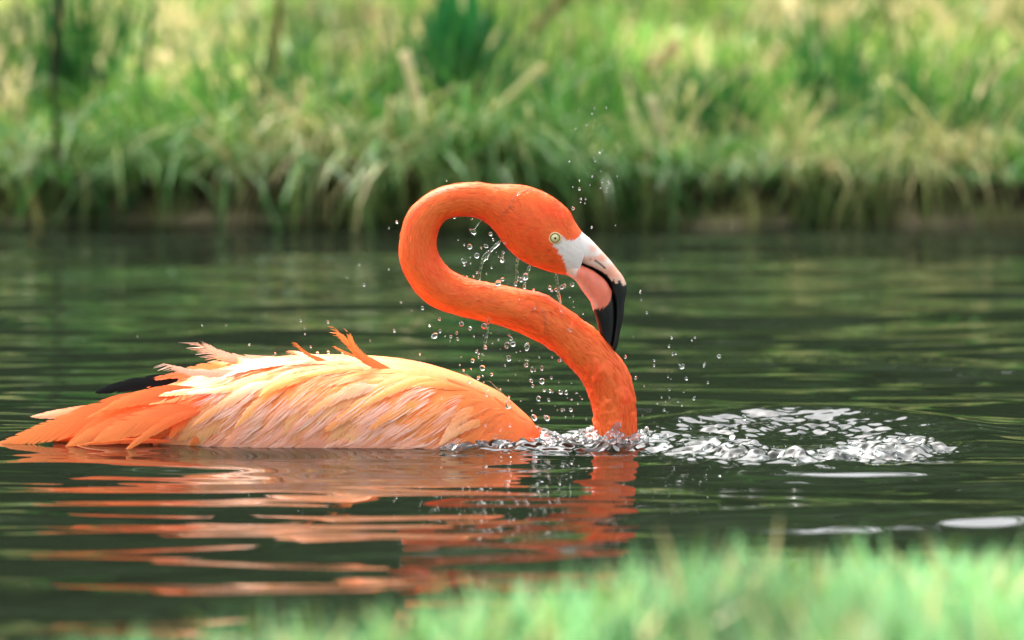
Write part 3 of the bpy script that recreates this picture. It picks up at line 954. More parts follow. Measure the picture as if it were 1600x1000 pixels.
# ---- fine plumage: short neck and head feathers, and loose barbs on the flank (uncountable: one mesh each)
def strips(s0, th0, L, w, dth, lift0, lift1, col0, col1, n=4, name='plumage'):
    """M narrow feathers that start at (s0, th0) and run L metres along the skin"""
    M = len(s0)
    t = np.linspace(0, 1, n)[None]
    s = s0[:, None] + L[:, None] * t; th = th0[:, None] + dth[:, None] * t
    s = np.clip(s, 0.0005, SMAX - 0.002)
    P = loft(s, th); Nn = loft_n(s, th)
    thp_ = np.abs(((th + math.pi) % (2 * math.pi)) - math.pi)
    P = P + Nn * (lift0[:, None] * (1 - t) + lift1[:, None] * t ** 1.5)[..., None]
    T = np.gradient(P, axis=1); T /= np.linalg.norm(T, axis=-1, keepdims=True) + 1e-9
    Lt = np.cross(T, Nn)
    wp = w[:, None] * np.interp(t[0], [0, 0.35, 0.75, 1], [0.7, 1, 0.7, 0.06])[None]
    V = np.stack([P - Lt * wp[..., None], P + Lt * wp[..., None]], 2).reshape(-1, 3)
    c = col0[:, None] * (1 - t[..., None]) + col1[:, None] * t[..., None]
    Cc = np.repeat(c[:, :, None], 2, 2).reshape(-1, 3)
    base = (np.arange(M) * n * 2)[:, None]; i = np.arange(n - 1)[None]
    a = base + 2 * i
    F = np.stack([a, a + 1, a + 3, a + 2], -1).reshape(-1, 4)
    return mesh_np(name, V, F, M_down, flamingo, np.clip(Cc, 0, 1))


rp = np.random.default_rng(5)
M = 15000
s0 = rp.uniform(S_OF(2), S_OF(33.2), M)
th0 = rp.uniform(0, 6.283, M)
p0 = loft(s0, th0); pxp, pyp = side_px(p0)
_e = np.hypot(pxp - 867, pyp - 369) < 11
_f = in_poly(pxp - 2, pyp, FACE) | in_poly(pxp + 6, pyp, FACE)
_w0 = (s0 > S_OF(29.6)) & (p0[:, 2] < -0.02)
keep = ~(_e | _f | _w0)
s0, th0 = s0[keep], th0[keep]; M = len(s0)
wet = smooth(S_OF(19), S_OF(24), s0)
clump = fbm(s0 * 60, np.abs(((th0 + math.pi) % 6.283) - math.pi) * 4, 2)
cb = bird_col(s0, np.abs(((th0 + math.pi) % (2 * math.pi)) - math.pi), loft(s0, th0))
jit = (1 + rp.normal(0, 0.09, M))[:, None]
L0 = rp.uniform(0.008, 0.014, M) * (1 + 0.7 * wet) * np.interp(s0, [0, S_OF(6), S_OF(9)], [0.55, 0.7, 1])
o = strips(s0, th0, L0, rp.uniform(0.0006, 0.0012, M), rp.normal(0, 0.10, M) + 0.25 * wet * clump, np.full(M, 0.0001), rp.uniform(0.0002, 0.0006, M) + 0.0013 * (rp.random(M) < .06) + 0.0014 * wet * np.clip(clump, 0, 1),
           np.clip(cb * jit * 0.97, 0, 1), np.clip((cb * 0.7 + O_PEACH * 0.3) * jit, 0, 1), 4, 'neck_plumage')
o['kind'] = 'stuff'; o['label'] = 'fine orange feathers of head and neck'

# loose pale barbs over the flank: built in the side view so that they follow the flow
M = 6500
V = []; F = []; Cc = []
kk = 0
for i in range(M):
    px = rp.uniform(330, 835); py = rp.uniform(555, 706)
    dx, dy, h = flow(np.array(px), np.array(py)); h = float(h)
    top = np.interp(px, [270, 320, 370, 420, 540, 650, 730, 785, 830, 850], [597, 582, 567, 556, 553, 563, 587, 614, 652, 690])
    if py < top + 3: continue
    dens = 0.5 + 0.5 * fbm(np.array(px * 0.02 + py * 0.012), np.array(py * 0.03 - px * 0.01), 2)
    dens = smooth(0.35, 0.75, dens) * (1 - 0.8 * smooth(720, 770, px)) * (0.35 + 0.65 * smooth(0.15, 0.5, h)) + 0.25 * (h > .8)
    if rp.random() > dens: continue
    ln = rp.uniform(14, 44)
    pts = walk(px, py, ln, 4, rp.normal(0.1, 0.22))
    C, nn = lay(pts, 0.0015 + 0.003 * rp.random(), 0.003 + 0.006 * rp.random())
    T = np.gradient(C, axis=0); T /= np.linalg.norm(T, axis=1, keepdims=True)
    Lt = np.cross(T, nn)
    w = rp.uniform(0.0002, 0.00045)
    wp = w * np.array([0.8, 1, 0.7, 0.08])
    for q in range(4):
        V += [C[q] - Lt[q] * wp[q], C[q] + Lt[q] * wp[q]]
    pale = rp.random()
    pk = smooth(0.55, 0.9, h) if px < 720 else 0.1
    c = (O_YEL * (1 - pk) + O_PINK * pk) * (1 - 0.6 * pale) + O_PALE * 0.6 * pale
    Cc += [c] * 8
    F += [[kk, kk + 1, kk + 3, kk + 2], [kk + 2, kk + 3, kk + 5, kk + 4], [kk + 4, kk + 5, kk + 7, kk + 6]]
    kk += 8
for q_ in range(100):          # matted locks of pale barbs on the lower flank
    px0 = rp.uniform(345, 725); py0 = rp.uniform(600, 694)
    L_ = rp.uniform(28, 62); cv = rp.normal(0.12, 0.18)
    for m_ in range(int(rp.integers(6, 15))):
        px = px0 + rp.normal(0, 3.0); py = py0 + rp.normal(0, 2.6)
        pts = walk(px, py, L_ * rp.uniform(.7, 1.1), 5, cv + rp.normal(0, .07))
        C, nn = lay(pts, 0.002 + 0.001 * rp.random(), 0.0055 + 0.0035 * rp.random())
        T = np.gradient(C, axis=0); T /= np.linalg.norm(T, axis=1, keepdims=True)
        Lt = np.cross(T, nn); wp = rp.uniform(0.0003, 0.0006) * np.array([0.6, 1, 0.9, 0.6, 0.08])
        for q in range(5):
            V += [C[q] - Lt[q] * wp[q], C[q] + Lt[q] * wp[q]]
        t_ = rp.random()
        Cc += [lin(253, 224, 204) * t_ + O_PINK * (1 - t_) * .7 + O_YEL * (1 - t_) * .3] * 10
        F += [[kk + 2 * q, kk + 2 * q + 1, kk + 2 * q + 3, kk + 2 * q + 2] for q in range(4)]
        kk += 10
o = mesh_np('flank_plumage', V, F, M_down, flamingo, Cc)
o['kind'] = 'stuff'; o['label'] = 'loose pale pink barbs on back and flank'

# far side of the trunk: the same plumage in one layer, so the bird is whole from every side
M = 1500
s0 = rp.uniform(S_OF(33.5), S_OF(48), M); th0 = -rp.uniform(0.35, 1.75, M)
cb = np.tile(O_PEACH, (M, 1)) * (1 + rp.normal(0, 0.08, M))[:, None]
o = strips(s0, th0, rp.uniform(0.03, 0.07, M), rp.uniform(0.003, 0.007, M), -rp.uniform(0.0, 0.35, M), np.full(M, 0.0003), rp.uniform(0.001, 0.004, M), cb * .95, cb * .6 + O_PALE * .4, 5, 'far_plumage')
o['kind'] = 'stuff'

# ------------------------------------------------------------------ falling water
def blob(name, seed, stretch=1.0, lump=0.15):
    bm = bmesh.new(); bmesh.ops.create_icosphere(bm, subdivisions=3, radius=1.0)
    for v in bm.verts:
        n = mnoise.noise(v.co * 0.9 + Vector((seed * 7.1, seed * 3.3, 0)))
        v.co *= 1 + lump * n
        v.co.z *= stretch
    for f in bm.faces: f.smooth = True
    me = bpy.data.meshes.new(name); bm.to_mesh(me); bm.free(); me.materials.append(M_drop)
    return me


BL = [blob('water_droplet', 1, 1.0, .06), blob('water_droplet', 2, 1.12, .16), blob('water_droplet', 3, 1.3, .28), blob('water_droplet', 4, 0.85, .18)]
rd = np.random.default_rng(11)
G1, G2, G3, G4, G5 = ('droplets falling under the neck', 'droplets inside the neck loop', 'droplets above and around the head', 'spray beside the bill and neck', 'drops flying left of the neck')


def droplet(px, py, d, label, group, name='water_droplet', sx=1.0, sz=None, rot=None, Y=None, big=None):
    r = max(d, 1.6) / 2 * PX
    if group in (G1, G2, G3, G4) and name == 'water_droplet':
        size = 'tiny' if d < 2.6 else ('small' if d < 5 else 'large')
        if group == G1:
            where = 'under the neck bend, left of the big round drop' if px < 750 else ('in the middle of the curtain under the neck' if px < 840 else 'close beside the descending neck')
        elif group == G2:
            where = 'in the upper neck loop' if py < 400 else 'in the lower neck loop just above the neck'
        elif group == G3:
            where = 'high above the head against the grass' if py < 250 else 'just over the brow against the dark bank'
        else:
            where = 'beside the bill tip' if py < 560 else 'beside the descending neck above the splash'
        label = f'{size} clear drop {where}'; group = f'{size} drops {where}'
    sz = rd.uniform(.85, 1.5) if sz is None and big is None else (1.0 if sz is None else sz)
    me = BL[rd.integers(0, 4)] if big is None else BL[big]
    o = bpy.data.objects.new(name, me); COL.objects.link(o)
    y = rd.uniform(-0.05, 0.03) if Y is None else Y
    o.location = at(px, py, y)
    o.scale = (r * sx, r * rd.uniform(.85, 1.1), r * sz)
    o.rotation_euler = (rd.normal(0, .3), rd.normal(0, .5) if rot is None else rot, rd.uniform(0, 6.28))
    tag(o, label, 'droplet', group)
    return o


D_UNDER = [(302, 266, 12), (232, 313, 9), (305, 350, 10), (268, 385, 22), (521, 333, 15), (343, 385, 6), (383, 392, 12), (425, 366, 14), (429, 406, 11),
    (628, 470, 16), (566, 498, 13), (538, 562, 19), (608, 613, 24), (615, 520, 7), (580, 540, 6), (577, 686, 14), (612, 674, 5), (673, 660, 13), (798, 379, 13),
    (812, 405, 16), (780, 452, 20), (826, 444, 24), (926, 464, 23), (848, 502, 7), (878, 493, 7), (870, 564, 4), (918, 592, 20), (961, 627, 14), (1030, 706, 24), (1097, 682, 13),
    (956, 705, 13), (965, 740, 11), (1007, 830, 18), (1089, 778, 13), (1048, 773, 14), (1078, 839, 11), (1165, 787, 22), (1203, 791, 16), (1103, 535, 9), (1155, 560, 17),
    (842, 661, 5), (790, 703, 6), (735, 765, 7), (880, 848, 4), (1122, 882, 5), (1172, 912, 12), (1236, 910, 16), (1068, 970, 24), (476, 634, 6), (1213, 825, 5), (1346, 975, 7), (1240, 720, 6)]
for x, y, d in D_UNDER:
    droplet(620 + x / 4.547, 440 + y / 4.547, d / 4.547 * 1.6, 'clear droplet falling between the curved lower neck and the back', G1)
D_LOOP = [(440, 280, 9), (550, 290, 9), (556, 366, 20), (666, 382, 15), (682, 418, 9), (535, 461, 20), (580, 517, 20), (495, 551, 14), (502, 575, 8), (541, 565, 6), (737, 545, 18),
    (740, 665, 16), (713, 688, 20), (885, 650, 22), (855, 668, 14), (463, 420, 4)]
for x, y, d in D_LOOP:
    droplet(600 + x / 4, 270 + y / 4, d / 4 * 1.6, 'clear droplet falling inside the loop of the neck', G2)
D_LEFT = [(30, 345, 5), (80, 308, 8), (30, 602, 6), (107, 808, 8), (240, 845, 12), (173, 860, 5), (347, 914, 12), (284, 955, 8), (350, 990, 10), (65, 987, 10), (390, 50, 5)]
for x, y, d in D_LEFT:
    droplet(600 + x / 4, 270 + y / 4, d / 4 * 1.6, 'small drop flying beside the outer bend of the neck', G5)
for x, y, d in [(1550, 42, 7), (1403, 208, 5), (1357, 259, 4), (1422, 287, 7), (1540, 467, 7), (1175, 427, 6), (1281, 433, 6), (1192, 457, 4), (1191, 480, 4), (1446, 506, 4), (1214, 530, 6), (883, 444, 4),
                (789, 445, 4), (974, 522, 5), (537, 489, 4)]:
    droplet(x / 2.5, 330 + y / 2.5, d / 2.5 * 1.6, 'tiny drop flying over the water above the flamingo back', 'drops above the back')
for x, y, d in [(970, 35, 12), (1073, 93, 12), (1142, 103, 12), (945, 122, 6), (835, 168, 18), (1118, 195, 13), (850, 272, 12), (900, 272, 12), (893, 320, 8), (770, 370, 20), (962, 568, 11), (1210, 545, 7), (768, 148, 4)]:
    droplet(780 + x / 6.667, 270 + y / 6.667, d / 6.667 * 1.6, 'small drop flung up over the head against the bank', G3)
for x, y, d in [(997, 423, 6), (1030, 586, 6), (995, 615, 5), (999, 629, 5), (1306, 534, 5)]:
    droplet(530 + x / 2.5, y / 2.5, d / 2.5, 'small drop flung up over the head against the bank', G3)
for x, y, d in [(145, 183, 4), (147, 210, 4), (168, 258, 5), (118, 348, 4), (260, 352, 6), (335, 360, 5), (347, 350, 5), (250, 382, 5), (265, 412, 5), (276, 411, 5), (437, 420, 9), (300, 458, 10), (382, 449, 5),
                (315, 503, 7), (127, 500, 6), (88, 422, 7), (195, 455, 5), (395, 518, 5), (253, 545, 4), (299, 603, 4), (345, 577, 6), (232, 620, 7), (290, 660, 7), (370, 660, 5), (530, 648, 10)]:
    droplet(940 + x / 2.38, 380 + y / 2.38, d / 2.38 * 1.6, 'small drop of spray beyond the bill and descending neck', G4)
for x, y, d in [(670, 262, 30), (480, 320, 14), (465, 290, 20), (575, 285, 26), (600, 275, 20), (520, 310, 16), (647, 378, 10), (681, 418, 8), (683, 467, 8), (545, 370, 20), (770, 530, 10)]:
    droplet(780 + x / 5.883, 400 + y / 5.883, d / 5.883 * 1.6, 'clear drop dripping off the chin behind the bill', 'drops under the chin')
for k in range(46):
    t_ = rd.random(); px = 690 + 225 * t_; lo = np.interp(px, [690, 760, 840, 915], [575, 610, 665, 672]); hi = np.interp(px, [690, 760, 840, 890, 915], [492, 512, 545, 585, 620])
    droplet(px, rd.uniform(hi, lo), rd.uniform(1.6, 3.2), 'clear droplet falling between the curved lower neck and the back', G1)
for k in range(16):
    droplet(rd.normal(925, 22), rd.uniform(150, 330), rd.uniform(1.4, 2.8), 'small drop flung up over the head against the bank', G3)
for k in range(22):
    droplet(1000 + abs(rd.normal(0, 65)), rd.uniform(560, 690), rd.uniform(1.4, 3.0), 'small drop of spray beyond the bill and descending neck', G4)
for k in range(14):
    droplet(rd.uniform(700, 800), rd.uniform(375, 438), rd.uniform(1.6, 3.6), 'clear droplet falling inside the loop of the neck', G2)
# the large ones that can be told apart
droplet(720.7, 506, 7.4, 'plump round drop hanging just under the bottom of the neck bend', None, big=1, Y=-.03)
droplet(756.4, 509.7, 9.2, 'big round drop touching the underside of the neck', None, big=0, Y=-.03, sz=1.05)
droplet(795.3, 559.9, 7.5, 'large slanted wedge shaped drop in the middle of the falling water', None, big=2, sx=1.2, sz=1.15, rot=0.9, Y=-.03)
droplet(846.5, 575.3, 5.0, 'tall narrow oval drop hanging beside the wedge shaped one', None, big=0, sz=1.6, rot=0.05, Y=-.03)
droplet(794.2, 632.4, 9.5, 'largest oval drop resting on the front slope of the back', None, big=0, sz=1.45, rot=0.15, Y=-.045)
droplet(795.0, 620.3, 3.6, 'small round drop sitting on top of the largest oval drop', None, big=0, Y=-.04)
droplet(834.6, 652.2, 8.0, 'pinkish drop clinging to the breast edge above the splash', None, big=1, sz=1.35, rot=-0.1, Y=-.035)
droplet(759.2, 384.5, 8.0, 'wide oval ring shaped drop in the upper neck loop', None, big=0, sx=1.0, sz=0.7, rot=0.1, Y=-.02)
droplet(1551.5, 720.5, 5.0, 'single white drop above dark water at the far edge of splash', None, big=1, Y=-.02)

# beads lying on the plumage
BEADS = [(462, 648, 22, 0), (517, 652, 14, 0), (820, 690, 16, 0), (935, 732, 14, 0), (403, 797, 12, 0), (590, 778, 20, 0), (598, 800, 12, 0), (518, 808, 13, 0), (567, 852, 9, 0), (600, 856, 9, 0), (450, 858, 20, 0),
         (660, 860, 14, 0), (670, 905, 18, 0), (740, 245, 14, 0), (708, 293, 12, 0), (705, 90, 18, 0), (540, 228, 6, 0), (680, 142, 5, 0), (890, 172, 6, 0), (935, 210, 6, 0), (850, 800, 18, 0), (855, 940, 12, 0), (880, 905, 16, 0)]
for x, y, d, _ in BEADS:
    px, py = 600 + x / 4, 270 + y / 4
    q = at(px, py); i_ = None
    ss, tt = np.meshgrid(np.linspace(S_OF(3), S_OF(30), 700), np.linspace(0.03, 3.1, 60), indexing='ij')
    pp = loft(ss, tt); i_ = np.argmin((pp[..., 0] - q[0]) ** 2 + (pp[..., 2] - q[2]) ** 2)
    droplet(px, py, d / 4 * 1.1, 'clear bead of water sitting on the orange neck plumage', 'beads on the neck', 'water_bead', Y=pp.reshape(-1, 3)[i_][1] - 0.0008, big=int(rd.integers(0, 2)))
for k in range(34):
    s_ = np.array(rd.uniform(S_OF(4), S_OF(28))); t_ = np.array(rd.uniform(0.05, 2.7))
    p = loft(s_, t_); px, py = to_px(p)
    if in_poly(np.array([px - 8]), np.array([py]), FACE)[0] or in_poly(np.array([px + 8]), np.array([py]), FACE)[0]: continue
    droplet(float(px), float(py), rd.uniform(1.6, 3.4), 'clear bead of water sitting on the orange neck plumage', 'beads on the neck', 'water_bead', Y=float(p[1]) - 0.0005, big=0)
for x, y, d in [(515, 710, 17), (640, 803, 20), (645, 765, 14), (172, 578, 14), (458, 715, 8), (235, 602, 6), (300, 622, 6), (430, 670, 6), (600, 742, 8), (700, 795, 8), (720, 803, 8), (560, 745, 10),
                (220, 772, 7), (120, 690, 5), (240, 850, 5), (165, 750, 6), (350, 760, 6), (110, 625, 5)]:
    px, py = 620 + x / 4.547, 440 + y / 4.547
    q = at(px, py); yv = float(trunk_y(q[0], q[2]))
    droplet(px, py, d / 4.547 * 1.15, 'clear bead of water sitting on the front of the back', 'beads on the back', 'water_bead', Y=yv - 0.006, big=int(rd.integers(0, 2)))
for px, py, d in [(496, 552, 5), (513, 550.5, 5), (535, 552, 4), (430, 552, 3), (505, 567, 2.5), (597, 589.5, 4), (656, 554, 3), (672, 612, 3), (690, 622, 3), (617, 623, 2.5), (655, 575, 2.5), (760, 664, 6), (797, 664, 6), (783, 671, 5), (775, 683, 8)]:
    q = at(px, py); yv = float(trunk_y(q[0], q[2]))
    droplet(px, py, d, 'clear bead of water sitting on the peach coloured back', 'beads on the body', 'water_bead', Y=yv - 0.007, big=int(rd.integers(0, 2)))


def strand(pts, r, label, Y=-0.01, name='water_strand', seed=0):
    """a wobbling thread of water through photo points"""
    rs = np.random.default_rng(seed + 50)
    P = catmull(np.array([list(at(p[0], p[1], Y if len(p) < 3 else p[2])) for p in pts]), 14)
    n, m = len(P), 10
    t = np.linspace(0, 1, n)
    rad = r * PX * (0.75 + 0.55 * np.abs(vnoise(t * 9 + seed * 3.7, t * 0 + seed)) + 0.4 * np.maximum(vnoise(t * 4 + seed, t * 0 + 3), 0))
    rad *= np.minimum(1, np.minimum(t, 1 - t) * 12 + 0.35)
    T = np.gradient(P, axis=0); T /= np.linalg.norm(T, axis=1, keepdims=True)
    a = np.cross(T, np.array([0, 1.0, 0])); a /= np.linalg.norm(a, axis=1, keepdims=True); b_ = np.cross(T, a)
    th = np.linspace(0, 6.2832, m, endpoint=False)
    V = P[:, None] + rad[:, None, None] * (np.cos(th)[None, :, None] * a[:, None] + np.sin(th)[None, :, None] * b_[:, None])
    F = grid_faces(n, m, True)
    V = np.concatenate([V.reshape(-1, 3), P[:1], P[-1:]])
    cap = []
    for j in range(0, m, 2):
        cap += [[n * m, j, j + 1, (j + 2) % m], [n * m + 1, (n - 1) * m + (j + 2) % m, (n - 1) * m + j + 1, (n - 1) * m + j]]
    o = mesh_np(name, V, np.concatenate([F, np.array(cap)]), M_drop)
    bm = bmesh.new(); bm.from_mesh(o.data); bmesh.ops.recalc_face_normals(bm, faces=bm.faces); bm.to_mesh(o.data); bm.free()
    tag(o, label, 'water strand', 'strands of dripping water')
    return o


strand([(783, 376), (768, 390), (756, 404), (751, 420), (748, 439)], 2.4, 'long thread of water running from throat to lower neck inside loop', seed=1)
strand([(762, 344), (754, 343), (747, 350), (741, 358)], 1.0, 'short curved thread of water at the top inside of the neck loop', seed=2)
strand([(809, 403), (807, 418), (808, 432), (805, 447)], 2.3, 'thread of water falling from the jaw onto the neck, behind the loop drops', seed=3)
strand([(828, 415), (823, 428), (820, 440), (819, 452)], 1.9, 'thread of water falling from the cheek onto the neck nearest the chin', seed=4)
strand([(787, 392), (785, 400), (784, 410)], 1.8, 'very short thread of water under the throat in the neck loop', seed=5)
strand([(868, 428), (871, 442), (872, 456), (876, 474)], 1.7, 'thread of water falling from the chin onto the neck behind the bill', seed=6)
strand([(763, 497, -.03), (762, 515, -.03), (759, 530, -.03), (757, 540, -.03)], 1.9, 'thread of water hanging off the underside of the lower neck', seed=7)
for i, (a, b_, yv) in enumerate([((848, 482), (851, 520), -.0265), ((829, 488), (837, 480), -.027), ((874, 480), (878, 498), -.024), ((884, 512), (892, 518), -.028)]):
    strand([(a[0], a[1], yv), ((a[0] + b_[0]) / 2 + 2, (a[1] + b_[1]) / 2, yv - .002), (b_[0], b_[1], yv)], 1.5, ['trickle of water running down the wet side of lower neck', 'short slanted trickle on the middle of lower neck',
           'trickle of water on the upper edge of neck under the chin', 'flat trickle of water on the neck near the bill tip'][i], seed=20 + i, name='water_trickle')
# trickle over the crown
hp = [(855, 303), (844, 299), (830, 296), (820, 299), (806, 305), (801, 313), (797, 322), (788, 334), (780, 341)]
hq = []
for p in hp:
    q = at(*p); ss, tt = np.meshgrid(np.linspace(S_OF(3), S_OF(9), 300), np.linspace(0.02, 2, 80), indexing='ij'); pp = loft(ss, tt)
    i_ = np.argmin((pp[..., 0] - q[0]) ** 2 + (pp[..., 2] - q[2]) ** 2); hq.append((p[0], p[1], float(pp.reshape(-1, 3)[i_][1]) - 0.0006))
strand(hq, 1.25, 'white trickle of water running over the crown to the nape', seed=31, name='water_trickle')


# ------------------------------------------------------------------ splash round the neck and breast
def splash(name, parts, voxel, label, group=None):
    bm = bmesh.new()
    for (c, r, ang) in parts:
        mt = Euler((ang[0], ang[1], ang[2])).to_matrix().to_4x4()
        res = bmesh.ops.create_icosphere(bm, subdivisions=2, radius=1.0)
        for v in res['verts']:
            q = Vector((v.co.x * r[0], v.co.y * r[1], v.co.z * r[2]))
            v.co = mt @ q + Vector(c)
    me = bpy.data.meshes.new(name); bm.to_mesh(me); bm.free()
    tmp = bpy.data.objects.new(name, me); COL.objects.link(tmp)
    md = tmp.modifiers.new('remesh', 'REMESH'); md.mode = 'VOXEL'; md.voxel_size = voxel
    sm = tmp.modifiers.new('smooth', 'SMOOTH'); sm.iterations = 3; sm.factor = 0.5
    dg = bpy.context.evaluated_depsgraph_get()
    ev = tmp.evaluated_get(dg)
    me2 = bpy.data.meshes.new_from_object(ev)
    bpy.data.objects.remove(tmp); bpy.data.meshes.remove(me)
    me2.name = name
    for p in me2.polygons: p.use_smooth = True
    o = link(name, me2, M_froth)
    tag(o, label, 'splash', group, 'stuff')
    return o


rs = np.random.default_rng(9)
parts = []
for k in range(190):          # collar round the neck
    a = rs.uniform(0, 6.283); rr = 0.030 + 0.040 * rs.random() ** 1.3
    x = NECK[0] + rr * math.cos(a); y = rr * 1.15 * math.sin(a)
    hgt = 0.004 + 0.016 * math.exp(-((rr - 0.032) / 0.018) ** 2) * rs.random()
    parts.append(((x, y, rs.uniform(-0.002, hgt)), (rs.uniform(.002, .007), rs.uniform(.002, .006), rs.uniform(.0014, .004)), (rs.normal(0, .5), rs.normal(0, .6), rs.uniform(0, 3.1))))
for k in range(150):           # ridge of water thrown between breast and neck
    t = rs.random()
    x = 0.025 + 0.085 * t; y = rs.normal(-0.015, 0.03)
    top = 0.020 * (0.55 + 0.45 * math.sin(t * 7 + 1)) * math.exp(-(y / 0.045) ** 2)
    parts.append(((x, y, rs.uniform(-0.002, max(top, 0.003))), (rs.uniform(.003, .008), rs.uniform(.002, .006), rs.uniform(.0014, .004)), (rs.normal(0, .4), rs.normal(0, .5), rs.uniform(0, 3.1))))
for k in range(12):           # sheet climbing the near side of the neck
    t = rs.random(); u = rs.uniform(-1, 1)
    q = at(962 + 24 * u * (1 - t) + 4 * t, 692 - 30 * t, -0.031 - 0.006 * rs.random())
    parts.append((q, (rs.uniform(.003, .006), .0022, rs.uniform(.004, .008)), (rs.normal(0, .2), rs.normal(0, .4), rs.normal(0, .3))))
for k in range(60):           # lip of water along the breast
    x = rs.uniform(-0.09, 0.04); y = -np.interp(x, [-0.1, 0.0, 0.04], [0.092, 0.068, 0.04]) - rs.uniform(0.0, 0.03)
    parts.append(((x, y, rs.uniform(-.001, .007)), (rs.uniform(.003, .010), rs.uniform(.003, .007), rs.uniform(.0015, .004)), (rs.normal(0, .5), rs.normal(0, .5), rs.uniform(0, 3.1))))
splash('splash', parts, 0.0016, 'clear churned water thrown up around the base of the neck and breast')
parts = []
for k in range(70):
    a = rs.uniform(0, 6.283); u = rs.random()
    x = rs.uniform(0.15, 0.50); y = SPL[1] + 0.24 * rs.normal(-0.35, 0.45)
    if churn_env(np.array([x]), np.array([y]))[0] < 0.45: continue
    l = rs.uniform(.0018, .006)
    parts.append(((x, y, rs.uniform(.002, .012)), (l, l * rs.uniform(.5, 1.1), rs.uniform(.0011, .0022)), (rs.normal(0, .6), rs.normal(0, .5), rs.uniform(0, 3.1))))
splash('splash', parts, 0.0015, 'scattered glassy lumps of churned water trailing away beyond the neck')

# ------------------------------------------------------------------ grass
def blades(n, x, y, z, h, w, lean_dir, lean, bend, c0, c1, yaw, seg=4):
    """arrays for n blades -> V, F, C"""
    t = np.linspace(0, 1, seg + 1)[None]
    ang = lean[:, None] + bend[:, None] * t            # angle from vertical along the blade
    ds = h[:, None] / seg
    hor = np.concatenate([np.zeros((n, 1)), np.cumsum(np.sin(ang[:, :-1]) * ds, 1)], 1)
    ver = np.concatenate([np.zeros((n, 1)), np.cumsum(np.cos(ang[:, :-1]) * ds, 1)], 1)
    cx = x[:, None] + hor * np.cos(lean_dir)[:, None]; cy = y[:, None] + hor * np.sin(lean_dir)[:, None]; cz = z[:, None] + ver
    wp = w[:, None] * np.interp(t[0], [0, .3, .7, 1], [.8, 1, .75, .06])[None]
    dx = np.cos(yaw)[:, None] * wp; dy = np.sin(yaw)[:, None] * wp
    V = np.stack([np.stack([cx - dx, cy - dy, cz], -1), np.stack([cx + dx, cy + dy, cz], -1)], 2).reshape(-1, 3)
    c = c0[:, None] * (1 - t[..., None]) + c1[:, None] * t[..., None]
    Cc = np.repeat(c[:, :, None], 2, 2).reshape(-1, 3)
    a = (np.arange(n) * (seg + 1) * 2)[:, None] + 2 * np.arange(seg)[None]
    F = np.stack([a, a + 1, a + 3, a + 2], -1).reshape(-1, 4)
    return V, F, Cc


G_FRESH, G_YEL, G_DEEP, G_STRAW, G_MINT = lin(98, 148, 56), lin(138, 166, 76), lin(42, 92, 38), lin(204, 188, 134), lin(138, 190, 128)


def field(name, n, xr, yr, edge, zf, hmin, hmax, wmin, wmax, label, mix, rg, sign=1, ypow=1.0, spread=0.35):
    x = rg.uniform(xr[0], xr[1], n); off = yr[0] + (yr[1] - yr[0]) * rg.random(n) ** ypow
    y = edge(x) + sign * off; z = zf(off) - 0.01
    pt = fbm(x * 2.1 + 31, y * 2.1 + 7, 3); pt2 = fbm(x * 5 + 3, y * 5 + 9, 2)
    h = rg.uniform(hmin, hmax, n) * (1 + 0.45 * pt2)
    wts = np.stack([np.clip(mix[0] + 1.0 * pt, 0.02, 2), np.full(n, mix[1]), np.clip(mix[2] - 1.3 * pt, 0.02, 2), np.clip(mix[3] + 0.5 * pt2, 0.0, 2)], 1)
    u = rg.random(n)[:, None] * wts.sum(1, keepdims=True)
    k = (u > np.cumsum(wts, 1)).sum(1).clip(0, 3)
    pal = np.stack([mix[4], G_YEL, G_DEEP, G_STRAW])
    c = pal[k] * (1 + rg.normal(0, .15, n))[:, None]
    c = c * np.clip(0.92 + 1.0 * fbm(x * 4.0 + 70, y * 2.4 + 13, 3) - 0.12, 0.28, 1.45)[:, None]
    if sign > 0:      # deeper green towards the lip of the bank, its shadow painted into the blades
        lip = (smooth(0.75, 0.1, off + 0.25 * pt2) * (rg.random(n) < 0.75))[:, None]
        c = c * (1 - lip) + (G_DEEP * 0.75 + G_FRESH * 0.25) * (1 + rg.normal(0, .2, n))[:, None] * lip
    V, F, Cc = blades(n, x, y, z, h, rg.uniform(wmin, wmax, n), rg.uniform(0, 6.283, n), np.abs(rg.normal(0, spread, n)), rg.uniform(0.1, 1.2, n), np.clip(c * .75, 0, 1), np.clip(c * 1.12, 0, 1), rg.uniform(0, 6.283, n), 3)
    return tag(mesh_np(name, V, F, M_grass, col=np.clip(Cc, 0, 1), smooth_=False), label, 'grass', kind='stuff')


rg = np.random.default_rng(17)
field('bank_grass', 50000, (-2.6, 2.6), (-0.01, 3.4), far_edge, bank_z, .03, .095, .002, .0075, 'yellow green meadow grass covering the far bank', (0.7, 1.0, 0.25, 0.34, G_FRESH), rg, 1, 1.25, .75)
n = 3400
cxy = np.stack([rg.uniform(-2.4, 2.4, 170), rg.uniform(0.15, 3.0, 170)], 1); k = rg.integers(0, 170, n)
x = cxy[k, 0] + rg.normal(0, .035, n); off = np.maximum(cxy[k, 1] + rg.normal(0, .05, n), .05)
cc = (G_STRAW * 1.1)[None] * (0.8 + .25 * rg.random((170, 1)))[k] * (1 + rg.normal(0, .12, n))[:, None]
V, F, Cc = blades(n, x, far_edge(x) + off, bank_z(off) + .01, rg.uniform(.04, .13, n), rg.uniform(.002, .006, n), rg.uniform(0, 6.283, n), rg.uniform(.3, 1.2, n), rg.uniform(.2, 1.2, n), cc * .9, np.clip(cc, 0, 1), rg.uniform(0, 6.28, n), 3)
